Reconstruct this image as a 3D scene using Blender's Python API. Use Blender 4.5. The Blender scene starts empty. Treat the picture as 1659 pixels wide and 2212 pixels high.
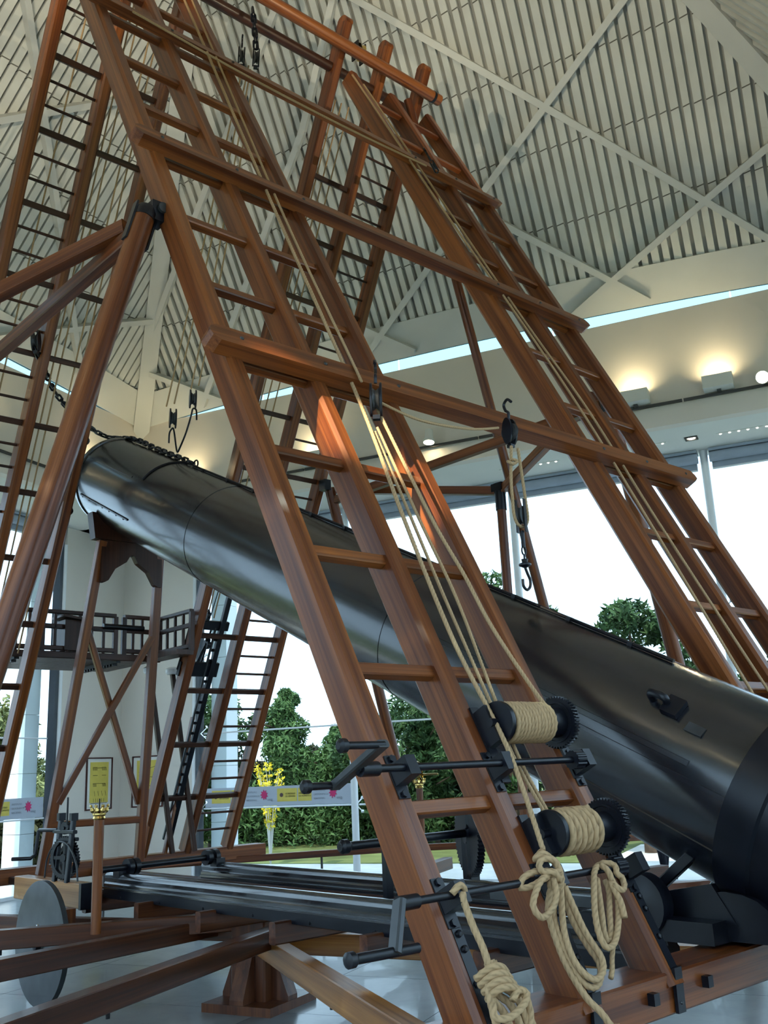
import bpy, bmesh, math, random
from mathutils import Vector, Matrix
random.seed(7)
sc = bpy.context.scene
C = bpy.context.collection
PI = math.pi
sin, cos = math.sin, math.cos

# ---------------------------------------------------------------- camera
cam_d = bpy.data.cameras.new('camera'); cam = bpy.data.objects.new('camera', cam_d); C.objects.link(cam)
def _rod(r):
    v = Vector(r); a = v.length
    return Matrix.Rotation(a, 3, v / a)
_R = _rod((1.2350831421, -0.5135305808, 0.5935335159))       # world -> camera (x right, y down, z forward)
CAM = Vector((-2.43979518, -5.36113078, 1.64526701))
_m = Matrix((_R[0], -_R[1], -_R[2])).transposed().to_4x4(); _m.translation = CAM
cam.matrix_world = _m
cam_d.sensor_fit = 'VERTICAL'; cam_d.sensor_height = 36.0; cam_d.lens = 2101.962 / 2212 * 36
cam_d.clip_start = 0.05; cam_d.clip_end = 400
sc.camera = cam

# ---------------------------------------------------------------- sky, sun, exposure
w = bpy.data.worlds.new('sky'); sc.world = w; w.use_nodes = True
bg = w.node_tree.nodes['Background']
bg.inputs['Color'].default_value = (0.58, 0.79, 1.0, 1); bg.inputs['Strength'].default_value = 2.2
sun_d = bpy.data.lights.new('sun', 'SUN'); sun = bpy.data.objects.new('sun', sun_d); C.objects.link(sun)
sun_d.energy = 3.2; sun_d.angle = 0.01; sun_d.color = (1, .93, .8)
sun.rotation_euler = Vector((0.66, 0.30, -1.15)).to_track_quat('-Z', 'Y').to_euler()
sc.view_settings.view_transform = 'Standard'; sc.view_settings.look = 'None'
sc.view_settings.exposure = 0.45; sc.view_settings.gamma = 1.0; sc.view_settings.use_curve_mapping = False
sc.cycles.use_denoising = True
sc.cycles.max_bounces = 5; sc.cycles.diffuse_bounces = 3; sc.cycles.glossy_bounces = 2
sc.cycles.use_adaptive_sampling = True; sc.cycles.adaptive_threshold = 0.09; sc.cycles.adaptive_min_samples = 12
sc.cycles.transparent_max_bounces = 16
sc.cycles.sample_clamp_indirect = 6.0

# ---------------------------------------------------------------- materials
def newmat(name):
    m = bpy.data.materials.new(name); m.use_nodes = True
    nt = m.node_tree; return m, nt, nt.nodes['Principled BSDF']
def N(nt, t, **kw):
    n = nt.nodes.new(t)
    for k, v in kw.items(): setattr(n, k, v)
    return n
def ramp(nt, src, stops):
    r = N(nt, 'ShaderNodeValToRGB'); e = r.color_ramp.elements
    while len(e) < len(stops): e.new(0.5)
    for i, (p, c) in enumerate(stops): e[i].position = p; e[i].color = (*c, 1)
    nt.links.new(src, r.inputs['Fac']); return r.outputs['Color']
def plain(name, col, rough=.5, metal=0.0, var=.12, scale=6.0, bump=0.0, bscale=60, coat=0.0, spec=.5):
    m, nt, b = newmat(name)
    tc = N(nt, 'ShaderNodeTexCoord'); no = N(nt, 'ShaderNodeTexNoise')
    no.inputs['Scale'].default_value = scale; no.inputs['Detail'].default_value = 2
    nt.links.new(tc.outputs['Object'], no.inputs['Vector'])
    lo = tuple(max(0, c * (1 - var)) for c in col); hi = tuple(min(1, c * (1 + var)) for c in col)
    nt.links.new(ramp(nt, no.outputs['Fac'], [(.3, lo), (.7, hi)]), b.inputs['Base Color'])
    b.inputs['Roughness'].default_value = rough; b.inputs['Metallic'].default_value = metal
    b.inputs['Coat Weight'].default_value = coat; b.inputs['Coat Roughness'].default_value = .15
    b.inputs['Specular IOR Level'].default_value = spec
    if bump:
        n2 = N(nt, 'ShaderNodeTexNoise'); n2.inputs['Scale'].default_value = bscale
        nt.links.new(tc.outputs['Object'], n2.inputs['Vector'])
        bp = N(nt, 'ShaderNodeBump'); bp.inputs['Strength'].default_value = bump; bp.inputs['Distance'].default_value = .01
        nt.links.new(n2.outputs['Fac'], bp.inputs['Height']); nt.links.new(bp.outputs['Normal'], b.inputs['Normal'])
    return m
def wood(name, dark, mid, light, rough=.40, coat=.26, band=5.0, grain=26.0):
    """varnished timber; grain runs along the object's local Z"""
    m, nt, b = newmat(name)
    tc = N(nt, 'ShaderNodeTexCoord'); oi = N(nt, 'ShaderNodeObjectInfo')
    add = N(nt, 'ShaderNodeVectorMath', operation='MULTIPLY_ADD')
    cmb = N(nt, 'ShaderNodeCombineXYZ')
    for i in range(3): nt.links.new(oi.outputs['Random'], cmb.inputs[i])
    add.inputs[1].default_value = (17, 23, 31)
    nt.links.new(cmb.outputs[0], add.inputs[0]); nt.links.new(tc.outputs['Object'], add.inputs[2])
    def noise(sc3, detail, dist=0.0):
        mp = N(nt, 'ShaderNodeMapping'); mp.inputs['Scale'].default_value = sc3
        nt.links.new(add.outputs[0], mp.inputs['Vector'])
        no = N(nt, 'ShaderNodeTexNoise'); no.inputs['Scale'].default_value = 1; no.inputs['Detail'].default_value = detail
        no.inputs['Distortion'].default_value = dist
        nt.links.new(mp.outputs[0], no.inputs['Vector']); return no.outputs['Fac']
    big = noise((band * 4, band * 4, .35), 2, .6); fine = noise((grain * 6, grain * 6, 2.2), 2)
    mx = N(nt, 'ShaderNodeMath', operation='MULTIPLY_ADD'); mx.inputs[1].default_value = .35
    nt.links.new(fine, mx.inputs[0]); nt.links.new(big, mx.inputs[2])
    sb = N(nt, 'ShaderNodeMath', operation='MULTIPLY_ADD'); sb.inputs[1].default_value = .12; nt.links.new(oi.outputs['Random'], sb.inputs[0]); nt.links.new(mx.outputs[0], sb.inputs[2])
    col = ramp(nt, sb.outputs[0], [(.42, dark), (.66, mid), (.98, light)])
    nt.links.new(col, b.inputs['Base Color'])
    b.inputs['Roughness'].default_value = rough
    b.inputs['Coat Weight'].default_value = coat; b.inputs['Coat Roughness'].default_value = .16
    b.inputs['Specular IOR Level'].default_value = .3
    return m
M = {}
M['wood'] = wood('mahogany', (.042, .0088, .0020), (.112, .0270, .0055), (.26, .080, .0175))
M['wood_dark'] = wood('dark mahogany', (.014, .0045, .0026), (.032, .0100, .0050), (.066, .022, .010), rough=.45, coat=.08)
M['wood_mid'] = wood('brown mahogany', (.024, .0068, .0030), (.062, .0170, .0060), (.125, .040, .013))
M['wood_sun_painted'] = wood('mahogany with painted sunlight', (.16, .055, .012), (.30, .12, .028), (.44, .20, .055), rough=.4)  # brighter, yellower base colour stands for sunlight on the base timbers
M['iron'] = plain('black iron', (.0045, .0055, .010), .33, .0, .3, 9, spec=.32)
M['iron_grey'] = plain('worn iron', (.045, .048, .052), .42, .4, .25, 7)
M['tube'] = plain('black japanned sheet iron', (.0070, .0085, .013), .25, .0, .35, 2.2, .03, 2.4, coat=.45, spec=.7)
M['rail'] = plain('polished rail steel', (.016, .017, .020), .20, 0, .05, 1, coat=.6, spec=.8)
M['chrome'] = plain('chrome', (.75, .77, .8), .12, 1.0, .05, 4)
M['brass'] = plain('polished brass', (.72, .50, .17), .2, 1.0, .12, 9)
M['rope'] = None
def rope_mat(name, col):
    m, nt, b = newmat(name)
    tc = N(nt, 'ShaderNodeTexCoord'); no = N(nt, 'ShaderNodeTexNoise'); no.inputs['Scale'].default_value = 90; no.inputs['Detail'].default_value = 4
    nt.links.new(tc.outputs['Object'], no.inputs['Vector'])
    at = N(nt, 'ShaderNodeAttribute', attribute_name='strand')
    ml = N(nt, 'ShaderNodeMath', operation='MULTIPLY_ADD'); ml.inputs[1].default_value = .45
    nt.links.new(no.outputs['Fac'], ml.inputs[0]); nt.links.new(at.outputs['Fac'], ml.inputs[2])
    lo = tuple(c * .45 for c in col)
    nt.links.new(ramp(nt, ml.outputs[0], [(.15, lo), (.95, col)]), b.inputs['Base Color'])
    b.inputs['Roughness'].default_value = .9; b.inputs['Specular IOR Level'].default_value = .15
    return m
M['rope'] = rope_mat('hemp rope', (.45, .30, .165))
M['plaster'] = plain('painted plaster', (.74, .68, .61), .85, 0, .03, 1.2, spec=.2)
M['soffit'] = plain('painted soffit board', (.74, .74, .70), .8, 0, .03, 1, spec=.2)
M['roof'] = plain('cream painted roof boarding', (.60, .605, .57), .62, 0, .06, 3, spec=.3)
def roof_joints(m, every=.78):
    nt = m.node_tree; b = nt.nodes['Principled BSDF']; src = b.inputs['Base Color'].links[0].from_socket
    g = N(nt, 'ShaderNodeNewGeometry'); sx = N(nt, 'ShaderNodeSeparateXYZ'); nt.links.new(g.outputs['Position'], sx.inputs[0])
    d = N(nt, 'ShaderNodeMath', operation='DIVIDE'); d.inputs[1].default_value = every; nt.links.new(sx.outputs['Z'], d.inputs[0])
    f = N(nt, 'ShaderNodeMath', operation='FRACT'); nt.links.new(d.outputs[0], f.inputs[0])
    l = N(nt, 'ShaderNodeMath', operation='LESS_THAN'); l.inputs[1].default_value = .016; nt.links.new(f.outputs[0], l.inputs[0])
    mx = N(nt, 'ShaderNodeMix', data_type='RGBA'); nt.links.new(l.outputs[0], mx.inputs['Factor']); nt.links.new(src, mx.inputs['A']); mx.inputs['B'].default_value = (.12, .115, .10, 1)
    nt.links.new(mx.outputs['Result'], b.inputs['Base Color'])
roof_joints(M['roof'])
M['groove_shade'] = plain('roof deck with painted groove shade', (.42, .42, .395), .8, 0, .1, 3, spec=.2)  # same paint as the boards, darkened to stand for shade between them
M['lattice'] = plain('cream painted steel', (.56, .565, .54), .5, 0, .03, 2)
M['white'] = plain('white painted metal', (.80, .82, .84), .35, 0, .03, 3)
M['frame'] = plain('dark blue grey window frame', (.045, .055, .07), .4, 0, .1, 3)
M['blind'] = plain('grey roller blind fabric', (.33, .38, .46), .8, 0, .06, 4)
M['lampbox'] = plain('white lamp housing', (.70, .70, .66), .5, 0, .03, 5)
M['grey'] = plain('track grey', (.05, .05, .05), .5, 0, .05, 5)
M['yellow'] = plain('yellow print', (.72, .58, .13), .6, 0, .05, 8, spec=.2)
M['paper'] = plain('white paper', (.80, .78, .74), .7, 0, .02, 8, spec=.2)
M['ink'] = plain('printed ink', (.03, .025, .02), .7, 0, .1, 8, spec=.1)
M['pink'] = plain('magenta print', (.65, .05, .18), .6, 0, .05, 8, spec=.2)
M['banner'] = plain('grey banner film', (.50, .54, .62), .6, 0, .02, 4, spec=.2)
M['redbrown'] = plain('poster frame', (.06, .012, .010), .4, 0, .1, 8)
M['greytext'] = plain('grey print', (.30, .33, .38), .6, 0, .05, 8, spec=.2)
M['grass'] = plain('lawn', (.13, .155, .055), .9, 0, .35, 1.2, .4, 50, spec=.1)
M['path'] = plain('pale path', (.60, .58, .54), .9, 0, .12, 1.5, .1, 60, spec=.2)
M['trunk'] = plain('bark', (.085, .06, .045), .9, 0, .3, 8, .5, 30, spec=.1)
def leaf(name, a, b_, tr=.25):
    m, nt, b = newmat(name)
    tc = N(nt, 'ShaderNodeTexCoord'); no = N(nt, 'ShaderNodeTexNoise'); no.inputs['Scale'].default_value = 3.1; no.inputs['Detail'].default_value = 4
    nt.links.new(tc.outputs['Object'], no.inputs['Vector'])
    nt.links.new(ramp(nt, no.outputs['Fac'], [(.32, a), (.68, b_)]), b.inputs['Base Color'])
    b.inputs['Roughness'].default_value = .7; b.inputs['Specular IOR Level'].default_value = .2
    return m
M['pine'] = leaf('pine needles', (.020, .050, .022), (.075, .14, .045))
M['leafg'] = leaf('bright foliage', (.038, .085, .028), (.11, .20, .065))
M['hedge'] = leaf('dark hedge leaves', (.018, .022, .010), (.055, .060, .026))
M['olive'] = leaf('olive foliage', (.10, .13, .05), (.28, .30, .12))
M['flower'] = leaf('yellow blossom', (.55, .42, .02), (.85, .72, .06))
M['cloth'] = plain('dark trousers', (.012, .012, .018), .85, 0, .2, 20, spec=.1)
M['skin'] = plain('skin', (.50, .30, .22), .6, 0, .05, 10)
M['shirt'] = plain('grey jacket', (.10, .11, .13), .85, 0, .1, 15)
def emis(name, col, s):
    m, nt, b = newmat(name); b.inputs['Base Color'].default_value = (*col, 1)
    b.inputs['Emission Color'].default_value = (*col, 1); b.inputs['Emission Strength'].default_value = s; return m
M['lamp_on'] = emis('lit lamp face', (1, .84, .5), 40)
M['led'] = emis('lit led strip', (1, .95, .8), 6)
M['down'] = emis('lit downlight', (1, .93, .75), 10)
def glass(name, tint, refl):
    m = bpy.data.materials.new(name); m.use_nodes = True; nt = m.node_tree; nt.nodes.clear()
    o = N(nt, 'ShaderNodeOutputMaterial'); mix = N(nt, 'ShaderNodeMixShader'); t = N(nt, 'ShaderNodeBsdfTransparent'); g = N(nt, 'ShaderNodeBsdfGlossy')
    lw = N(nt, 'ShaderNodeLayerWeight'); lw.inputs['Blend'].default_value = .12
    mu = N(nt, 'ShaderNodeMath', operation='MULTIPLY'); mu.inputs[1].default_value = refl
    t.inputs['Color'].default_value = (*tint, 1); g.inputs['Roughness'].default_value = .02
    nt.links.new(lw.outputs['Fresnel'], mu.inputs[0]); nt.links.new(mu.outputs[0], mix.inputs['Fac'])
    nt.links.new(t.outputs[0], mix.inputs[1]); nt.links.new(g.outputs[0], mix.inputs[2]); nt.links.new(mix.outputs[0], o.inputs['Surface'])
    return m
M['glass'] = glass('window glass', (.90, .97, .98), .6)
M['clear_top'] = glass('tinted clerestory glass', (.40, .60, .66), .5)
def floor_mat():
    m, nt, b = newmat('grey slate')
    tc = N(nt, 'ShaderNodeTexCoord'); oi = N(nt, 'ShaderNodeObjectInfo')
    no = N(nt, 'ShaderNodeTexNoise'); no.inputs['Scale'].default_value = 2.5; no.inputs['Detail'].default_value = 4; no.inputs['Roughness'].default_value = .65
    nt.links.new(tc.outputs['Object'], no.inputs['Vector'])
    ad = N(nt, 'ShaderNodeMath', operation='MULTIPLY_ADD'); ad.inputs[1].default_value = .22
    nt.links.new(oi.outputs['Random'], ad.inputs[0]); nt.links.new(no.outputs['Fac'], ad.inputs[2])
    nt.links.new(ramp(nt, ad.outputs[0], [(.35, (.11, .135, .15)), (.8, (.22, .25, .255))]), b.inputs['Base Color'])
    b.inputs['Roughness'].default_value = .28; b.inputs['Coat Weight'].default_value = .2
    n2 = N(nt, 'ShaderNodeTexNoise'); n2.inputs['Scale'].default_value = 9; nt.links.new(tc.outputs['Object'], n2.inputs['Vector'])
    bp = N(nt, 'ShaderNodeBump'); bp.inputs['Strength'].default_value = .08; bp.inputs['Distance'].default_value = .01
    nt.links.new(n2.outputs['Fac'], bp.inputs['Height']); nt.links.new(bp.outputs['Normal'], b.inputs['Normal'])
    return m
M['slate'] = floor_mat()

# ---------------------------------------------------------------- mesh helpers
class MB:
    def __init__(s): s.v = []; s.f = []; s.a = []
    def add(s, vs, fs):
        o = len(s.v); s.v += [tuple(v) for v in vs]; s.f += [tuple(i + o for i in f) for f in fs]
    def box(s, c, sz, ax=None):
        c = Vector(c); X, Y, Z = ax if ax else (Vector((1, 0, 0)), Vector((0, 1, 0)), Vector((0, 0, 1)))
        hx, hy, hz = (d / 2 for d in sz)
        vs = [c + X * (i * hx) + Y * (j * hy) + Z * (k * hz) for k in (-1, 1) for j in (-1, 1) for i in (-1, 1)]
        s.add(vs, [(0, 2, 3, 1), (4, 5, 7, 6), (0, 1, 5, 4), (2, 6, 7, 3), (0, 4, 6, 2), (1, 3, 7, 5)]); return s
    def prism(s, poly, p0, X, Y, D):
        """poly in X,Y axes at p0, extruded by vector D"""
        p0 = Vector(p0); X = Vector(X); Y = Vector(Y); D = Vector(D); n = len(poly)
        a = [p0 + X * x + Y * y for x, y in poly]; b = [p + D for p in a]
        s.add(a + b, [tuple(range(n - 1, -1, -1)), tuple(range(n, 2 * n))] + [(i, (i + 1) % n, n + (i + 1) % n, n + i) for i in range(n)]); return s
    def lathe(s, prof, p0=(0, 0, 0), d=(0, 0, 1), seg=20, cap=True):
        p0 = Vector(p0); X, Y, Z = fr(d); vs = []; fs = []
        for r, z in prof:
            for k in range(seg):
                a = 2 * PI * k / seg; vs.append(p0 + Z * z + X * (r * cos(a)) + Y * (r * sin(a)))
        for i in range(len(prof) - 1):
            for k in range(seg):
                fs.append((i * seg + k, i * seg + (k + 1) % seg, (i + 1) * seg + (k + 1) % seg, (i + 1) * seg + k))
        if cap:
            fs.append(tuple(range(seg - 1, -1, -1))); n = (len(prof) - 1) * seg; fs.append(tuple(n + k for k in range(seg)))
        s.add(vs, fs); return s
    def tube(s, pts, r, seg=8, closed=False, cap=True):
        pts = [Vector(p) for p in pts]; n = len(pts); vs = []; fs = []; up = None
        for i, p in enumerate(pts):
            t = (pts[(i + 1) % n] - pts[i - 1]) if closed else (pts[min(i + 1, n - 1)] - pts[max(i - 1, 0)])
            t.normalize()
            if up is None: up = Vector((0, 0, 1)) if abs(t.z) < .9 else Vector((1, 0, 0))
            up = (up - t * up.dot(t)).normalized(); sd = t.cross(up); rr = r[i] if isinstance(r, (list, tuple)) else r
            for k in range(seg):
                a = 2 * PI * k / seg; vs.append(p + up * (rr * cos(a)) + sd * (rr * sin(a)))
        for i in range(n if closed else n - 1):
            for k in range(seg):
                j = (i + 1) % n; fs.append((i * seg + k, i * seg + (k + 1) % seg, j * seg + (k + 1) % seg, j * seg + k))
        if not closed and cap:
            fs.append(tuple(range(seg - 1, -1, -1))); m = (n - 1) * seg; fs.append(tuple(m + k for k in range(seg)))
        s.add(vs, fs); return s
    def mesh(s, name, smooth=None):
        me = bpy.data.meshes.new(name); me.from_pydata(s.v, [], s.f); 
        if smooth is not None:
            bm = bmesh.new(); bm.from_mesh(me); bmesh.ops.recalc_face_normals(bm, faces=bm.faces)
            for f in bm.faces: f.smooth = True
            for e in bm.edges:
                if len(e.link_faces) == 2 and e.calc_face_angle(0) > smooth: e.smooth = False
            bm.to_mesh(me); bm.free()
        else:
            bm = bmesh.new(); bm.from_mesh(me); bmesh.ops.recalc_face_normals(bm, faces=bm.faces); bm.to_mesh(me); bm.free()
        return me
def fr(d, up=None):
    z = Vector(d).normalized(); up = Vector(up) if up is not None else (Vector((0, 0, 1)) if abs(z.z) < .95 else Vector((1, 0, 0)))
    y = (up - z * up.dot(z)).normalized(); x = y.cross(z); return x, y, z
def mtx(p, d, up=None):
    x, y, z = fr(d, up); m = Matrix((x, y, z)).transposed().to_4x4(); m.translation = Vector(p); return m
def link(name, me, mat=None, parent=None, mw=None):
    o = bpy.data.objects.new(name, me); C.objects.link(o)
    if mat is not None and me is not None and hasattr(me, 'materials') and not me.materials: me.materials.append(M[mat] if isinstance(mat, str) else mat)
    if mw is not None: o.matrix_basis = mw
    if parent is not None:
        o.parent = parent; o.matrix_parent_inverse = wm(parent).inverted()
    return o
def wm(o):
    m = o.matrix_basis.copy()
    return m if o.parent is None else wm(o.parent) @ o.matrix_parent_inverse @ m
def tag(o, label=None, cat=None, group=None, kind=None):
    if label: o['label'] = label
    if cat: o['category'] = cat
    if group: o['group'] = group
    if kind: o['kind'] = kind
    return o
def thing(name, loc, label, cat, group=None):
    o = bpy.data.objects.new(name, None); C.objects.link(o); o.empty_display_size = .1
    o.matrix_basis = Matrix.Translation(Vector(loc)); return tag(o, label, cat, group)
_cache = {}
def chprof(w_, d_, c):
    a, b = w_ / 2, d_ / 2; c = min(c, a * .9, b * .9)
    return [(-a + c, -b), (a - c, -b), (a, -b + c), (a, b - c), (a - c, b), (-a + c, b), (-a, b - c), (-a, -b + c)]
def beam(name, p0, p1, w_, d_, mat='wood', parent=None, up=None, ch=.006):
    p0 = Vector(p0); p1 = Vector(p1); L = (p1 - p0).length
    k = ('b', round(L, 4), w_, d_, ch, mat)
    if k not in _cache:
        me = MB().prism(chprof(w_, d_, ch), (0, 0, 0), (1, 0, 0), (0, 1, 0), (0, 0, L)).mesh(name); me.materials.append(M[mat]); _cache[k] = me
    return link(name, _cache[k], None, parent, mtx(p0, p1 - p0, up))
def rod(name, p0, p1, r, mat='iron', parent=None, r2=None, seg=16):
    p0 = Vector(p0); p1 = Vector(p1); L = (p1 - p0).length; r2 = r if r2 is None else r2
    k = ('r', round(L, 4), r, r2, mat, seg)
    if k not in _cache:
        me = MB().lathe([(r, 0), (r2, L)], seg=seg).mesh(name, .7); me.materials.append(M[mat]); _cache[k] = me
    return link(name, _cache[k], None, parent, mtx(p0, p1 - p0))
def lathe(name, prof, p0, d, mat, parent=None, seg=24, ang=.6):
    me = MB().lathe(prof, seg=seg).mesh(name, ang); me.materials.append(M[mat]); return link(name, me, None, parent, mtx(p0, d))
def box(name, c, sz, mat, parent=None, ax=None, ch=0.0):
    c = Vector(c); X, Y, Z = [Vector(a) for a in ax] if ax else (Vector((1, 0, 0)), Vector((0, 1, 0)), Vector((0, 0, 1)))
    mw = Matrix((X, Y, Z)).transposed().to_4x4(); mw.translation = c
    k = ('x', *[round(q, 4) for q in sz], mat, ch)
    if k not in _cache:
        if ch: me = MB().prism(chprof(sz[0], sz[1], ch), (0, 0, -sz[2] / 2), (1, 0, 0), (0, 1, 0), (0, 0, sz[2])).mesh(name)
        else: me = MB().box((0, 0, 0), sz).mesh(name)
        me.materials.append(M[mat]); _cache[k] = me
    return link(name, _cache[k], None, parent, mw)
def wire(name, pts, r, mat='iron', parent=None, seg=8, closed=False, n=None):
    if n: pts = spline(pts, n, closed)
    me = MB().tube(pts, r, seg, closed).mesh(name, .8); me.materials.append(M[mat]); return link(name, me, None, parent)
def spline(pts, n=8, closed=False):
    P = [Vector(p) for p in pts]; out = []; m = len(P)
    for i in range(m if closed else m - 1):
        if closed: a, b, c, d = P[i - 1], P[i], P[(i + 1) % m], P[(i + 2) % m]
        else: a, b, c, d = P[max(i - 1, 0)], P[i], P[i + 1], P[min(i + 2, m - 1)]
        for k in range(n):
            t = k / n; out.append(.5 * ((2 * b) + (c - a) * t + (2 * a - 5 * b + 4 * c - d) * t * t + (3 * b - a - 3 * c + d) * t ** 3))
    if not closed: out.append(P[-1])
    return out
def rope(name, pts, r, parent=None, smooth=8, seg=9, pitch=6.5, step=1.1, closed=False):
    """three-strand twisted rope swept along the points"""
    P = spline(pts, smooth, closed) if smooth else [Vector(p) for p in pts]
    if closed: P.append(P[0].copy())
    Q = [P[0]]; acc = 0.0; st = r * step
    for i in range(1, len(P)):
        seglen = (P[i] - P[i - 1]).length; d = st - acc
        while d < seglen: Q.append(P[i - 1].lerp(P[i], d / seglen)); d += st
        acc = seglen - (d - st)
    if len(Q) < 3: Q.append(P[-1])
    vs = []; fs = []; val = []; up = None; n = len(Q)
    for i, p in enumerate(Q):
        t = (Q[min(i + 1, n - 1)] - Q[max(i - 1, 0)]).normalized()
        if up is None: up = Vector((0, 0, 1)) if abs(t.z) < .9 else Vector((1, 0, 0))
        up = (up - t * up.dot(t)).normalized(); sd = t.cross(up); tw = i * st / (r * pitch) * 2 * PI
        for k in range(seg):
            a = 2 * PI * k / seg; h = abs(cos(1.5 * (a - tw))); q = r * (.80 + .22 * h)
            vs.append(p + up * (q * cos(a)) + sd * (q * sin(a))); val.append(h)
    for i in range(n - 1):
        for k in range(seg): fs.append((i * seg + k, i * seg + (k + 1) % seg, (i + 1) * seg + (k + 1) % seg, (i + 1) * seg + k))
    fs.append(tuple(range(seg - 1, -1, -1))); fs.append(tuple((n - 1) * seg + k for k in range(seg)))
    me = bpy.data.meshes.new(name); me.from_pydata([tuple(v) for v in vs], [], fs)
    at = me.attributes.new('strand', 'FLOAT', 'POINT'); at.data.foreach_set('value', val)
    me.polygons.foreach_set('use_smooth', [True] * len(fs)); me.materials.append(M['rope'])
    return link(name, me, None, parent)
def gear(name, c, d, r, teeth, wd, mat='iron', parent=None, hub=.25, spokes=0, tooth=.08):
    vs = []; prof = []
    for k in range(teeth * 4):
        a = 2 * PI * k / (teeth * 4); prof.append((r * (1 + tooth * (.5 if k % 4 in (0, 1) else -.5))  * cos(a), r * (1 + tooth * (.5 if k % 4 in (0, 1) else -.5)) * sin(a)))
    mb = MB()
    if spokes:
        n = len(prof); ri = r * .78
        ou0 = [(x, y, -wd / 2) for x, y in prof]; ou1 = [(x, y, wd / 2) for x, y in prof]
        inn = [(ri * cos(2 * PI * k / n), ri * sin(2 * PI * k / n)) for k in range(n)]
        in0 = [(x, y, -wd / 2) for x, y in inn]; in1 = [(x, y, wd / 2) for x, y in inn]
        mb.add(ou0 + ou1 + in0 + in1, [q for i in range(n) for q in ((i, (i + 1) % n, n + (i + 1) % n, n + i), (2 * n + i, 3 * n + i, 3 * n + (i + 1) % n, 2 * n + (i + 1) % n), (i, 2 * n + i, 2 * n + (i + 1) % n, (i + 1) % n), (n + i, n + (i + 1) % n, 3 * n + (i + 1) % n, 3 * n + i))])
        for k in range(spokes):
            a = 2 * PI * k / spokes; mb.box((ri * .5 * cos(a), ri * .5 * sin(a), 0), (ri * 1.04, r * .16, wd * .8), (Vector((cos(a), sin(a), 0)), Vector((-sin(a), cos(a), 0)), Vector((0, 0, 1))))
    else:
        mb.prism(prof, (0, 0, -wd / 2), (1, 0, 0), (0, 1, 0), (0, 0, wd))
        mb.lathe([(r * .82, wd / 2 - .001), (r * .82, wd / 2 + wd * .18), (r * .74, wd / 2 + wd * .18), (r * .72, wd / 2 - .001)], seg=28, cap=False)
    mb.lathe([(r * hub, -wd * .75), (r * hub, wd * .75)], seg=16)
    me = mb.mesh(name, .5); me.materials.append(M[mat]); return link(name, me, None, parent, mtx(c, d))

# ================================================================ the room
S_ = .39910391; C_ = .9169057
E1 = Vector((-S_, C_, 0)); E2 = Vector((C_, S_, 0)); CTR = Vector((1.98072, .94853, 0)); UZ = Vector((0, 0, 1))
A_ = 5.93; HE = 7.38; RR = .2374; MS = 1.3244; SOF = 5.80; WP = 7.30
def side(k):                       # along, outward
    return [(E1, E2), (-E2, E1), (-E1, -E2), (E2, -E1)][k]
def rc(k, s, b, z):
    a, o = side(k); return CTR + a * s + o * b + UZ * z
def roofp(k, s, t, off=0.0):
    a, o = side(k); nrm = (-o * -MS + UZ).normalized() if False else (o * MS + UZ).normalized()
    return CTR + a * s + o * (A_ - t) + UZ * (HE + RR * (1 - (s / A_) ** 2) + MS * t) - nrm * off
names_side = ['right', 'left', 'behind', 'near']

# floor: slabs as parts over a joint bed
fl = MB(); fl.box((CTR.x, CTR.y, -.06), (2 * WP + .6, 2 * WP + .6, .10), (E1, E2, UZ))
floor = tag(link('floor', fl.mesh('floor'), 'slate'), 'grey slate slab floor', kind='structure')
nt_ = 12; sz = 2 * (WP + .1) / nt_
slab = MB().prism(chprof(sz - .006, sz - .006, .003), (0, 0, 0), (1, 0, 0), (0, 1, 0), (0, 0, .012)).mesh('floor_tile'); slab.materials.append(M['slate'])
for i in range(nt_):
    for j in range(nt_):
        p = CTR + E1 * ((i + .5) * sz - WP - .1) + E2 * ((j + .5) * sz - WP - .1) + UZ * -.012
        mw = Matrix((E1, E2, UZ)).transposed().to_4x4(); mw.translation = p
        link('floor_tile', slab, None, floor, mw)

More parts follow.
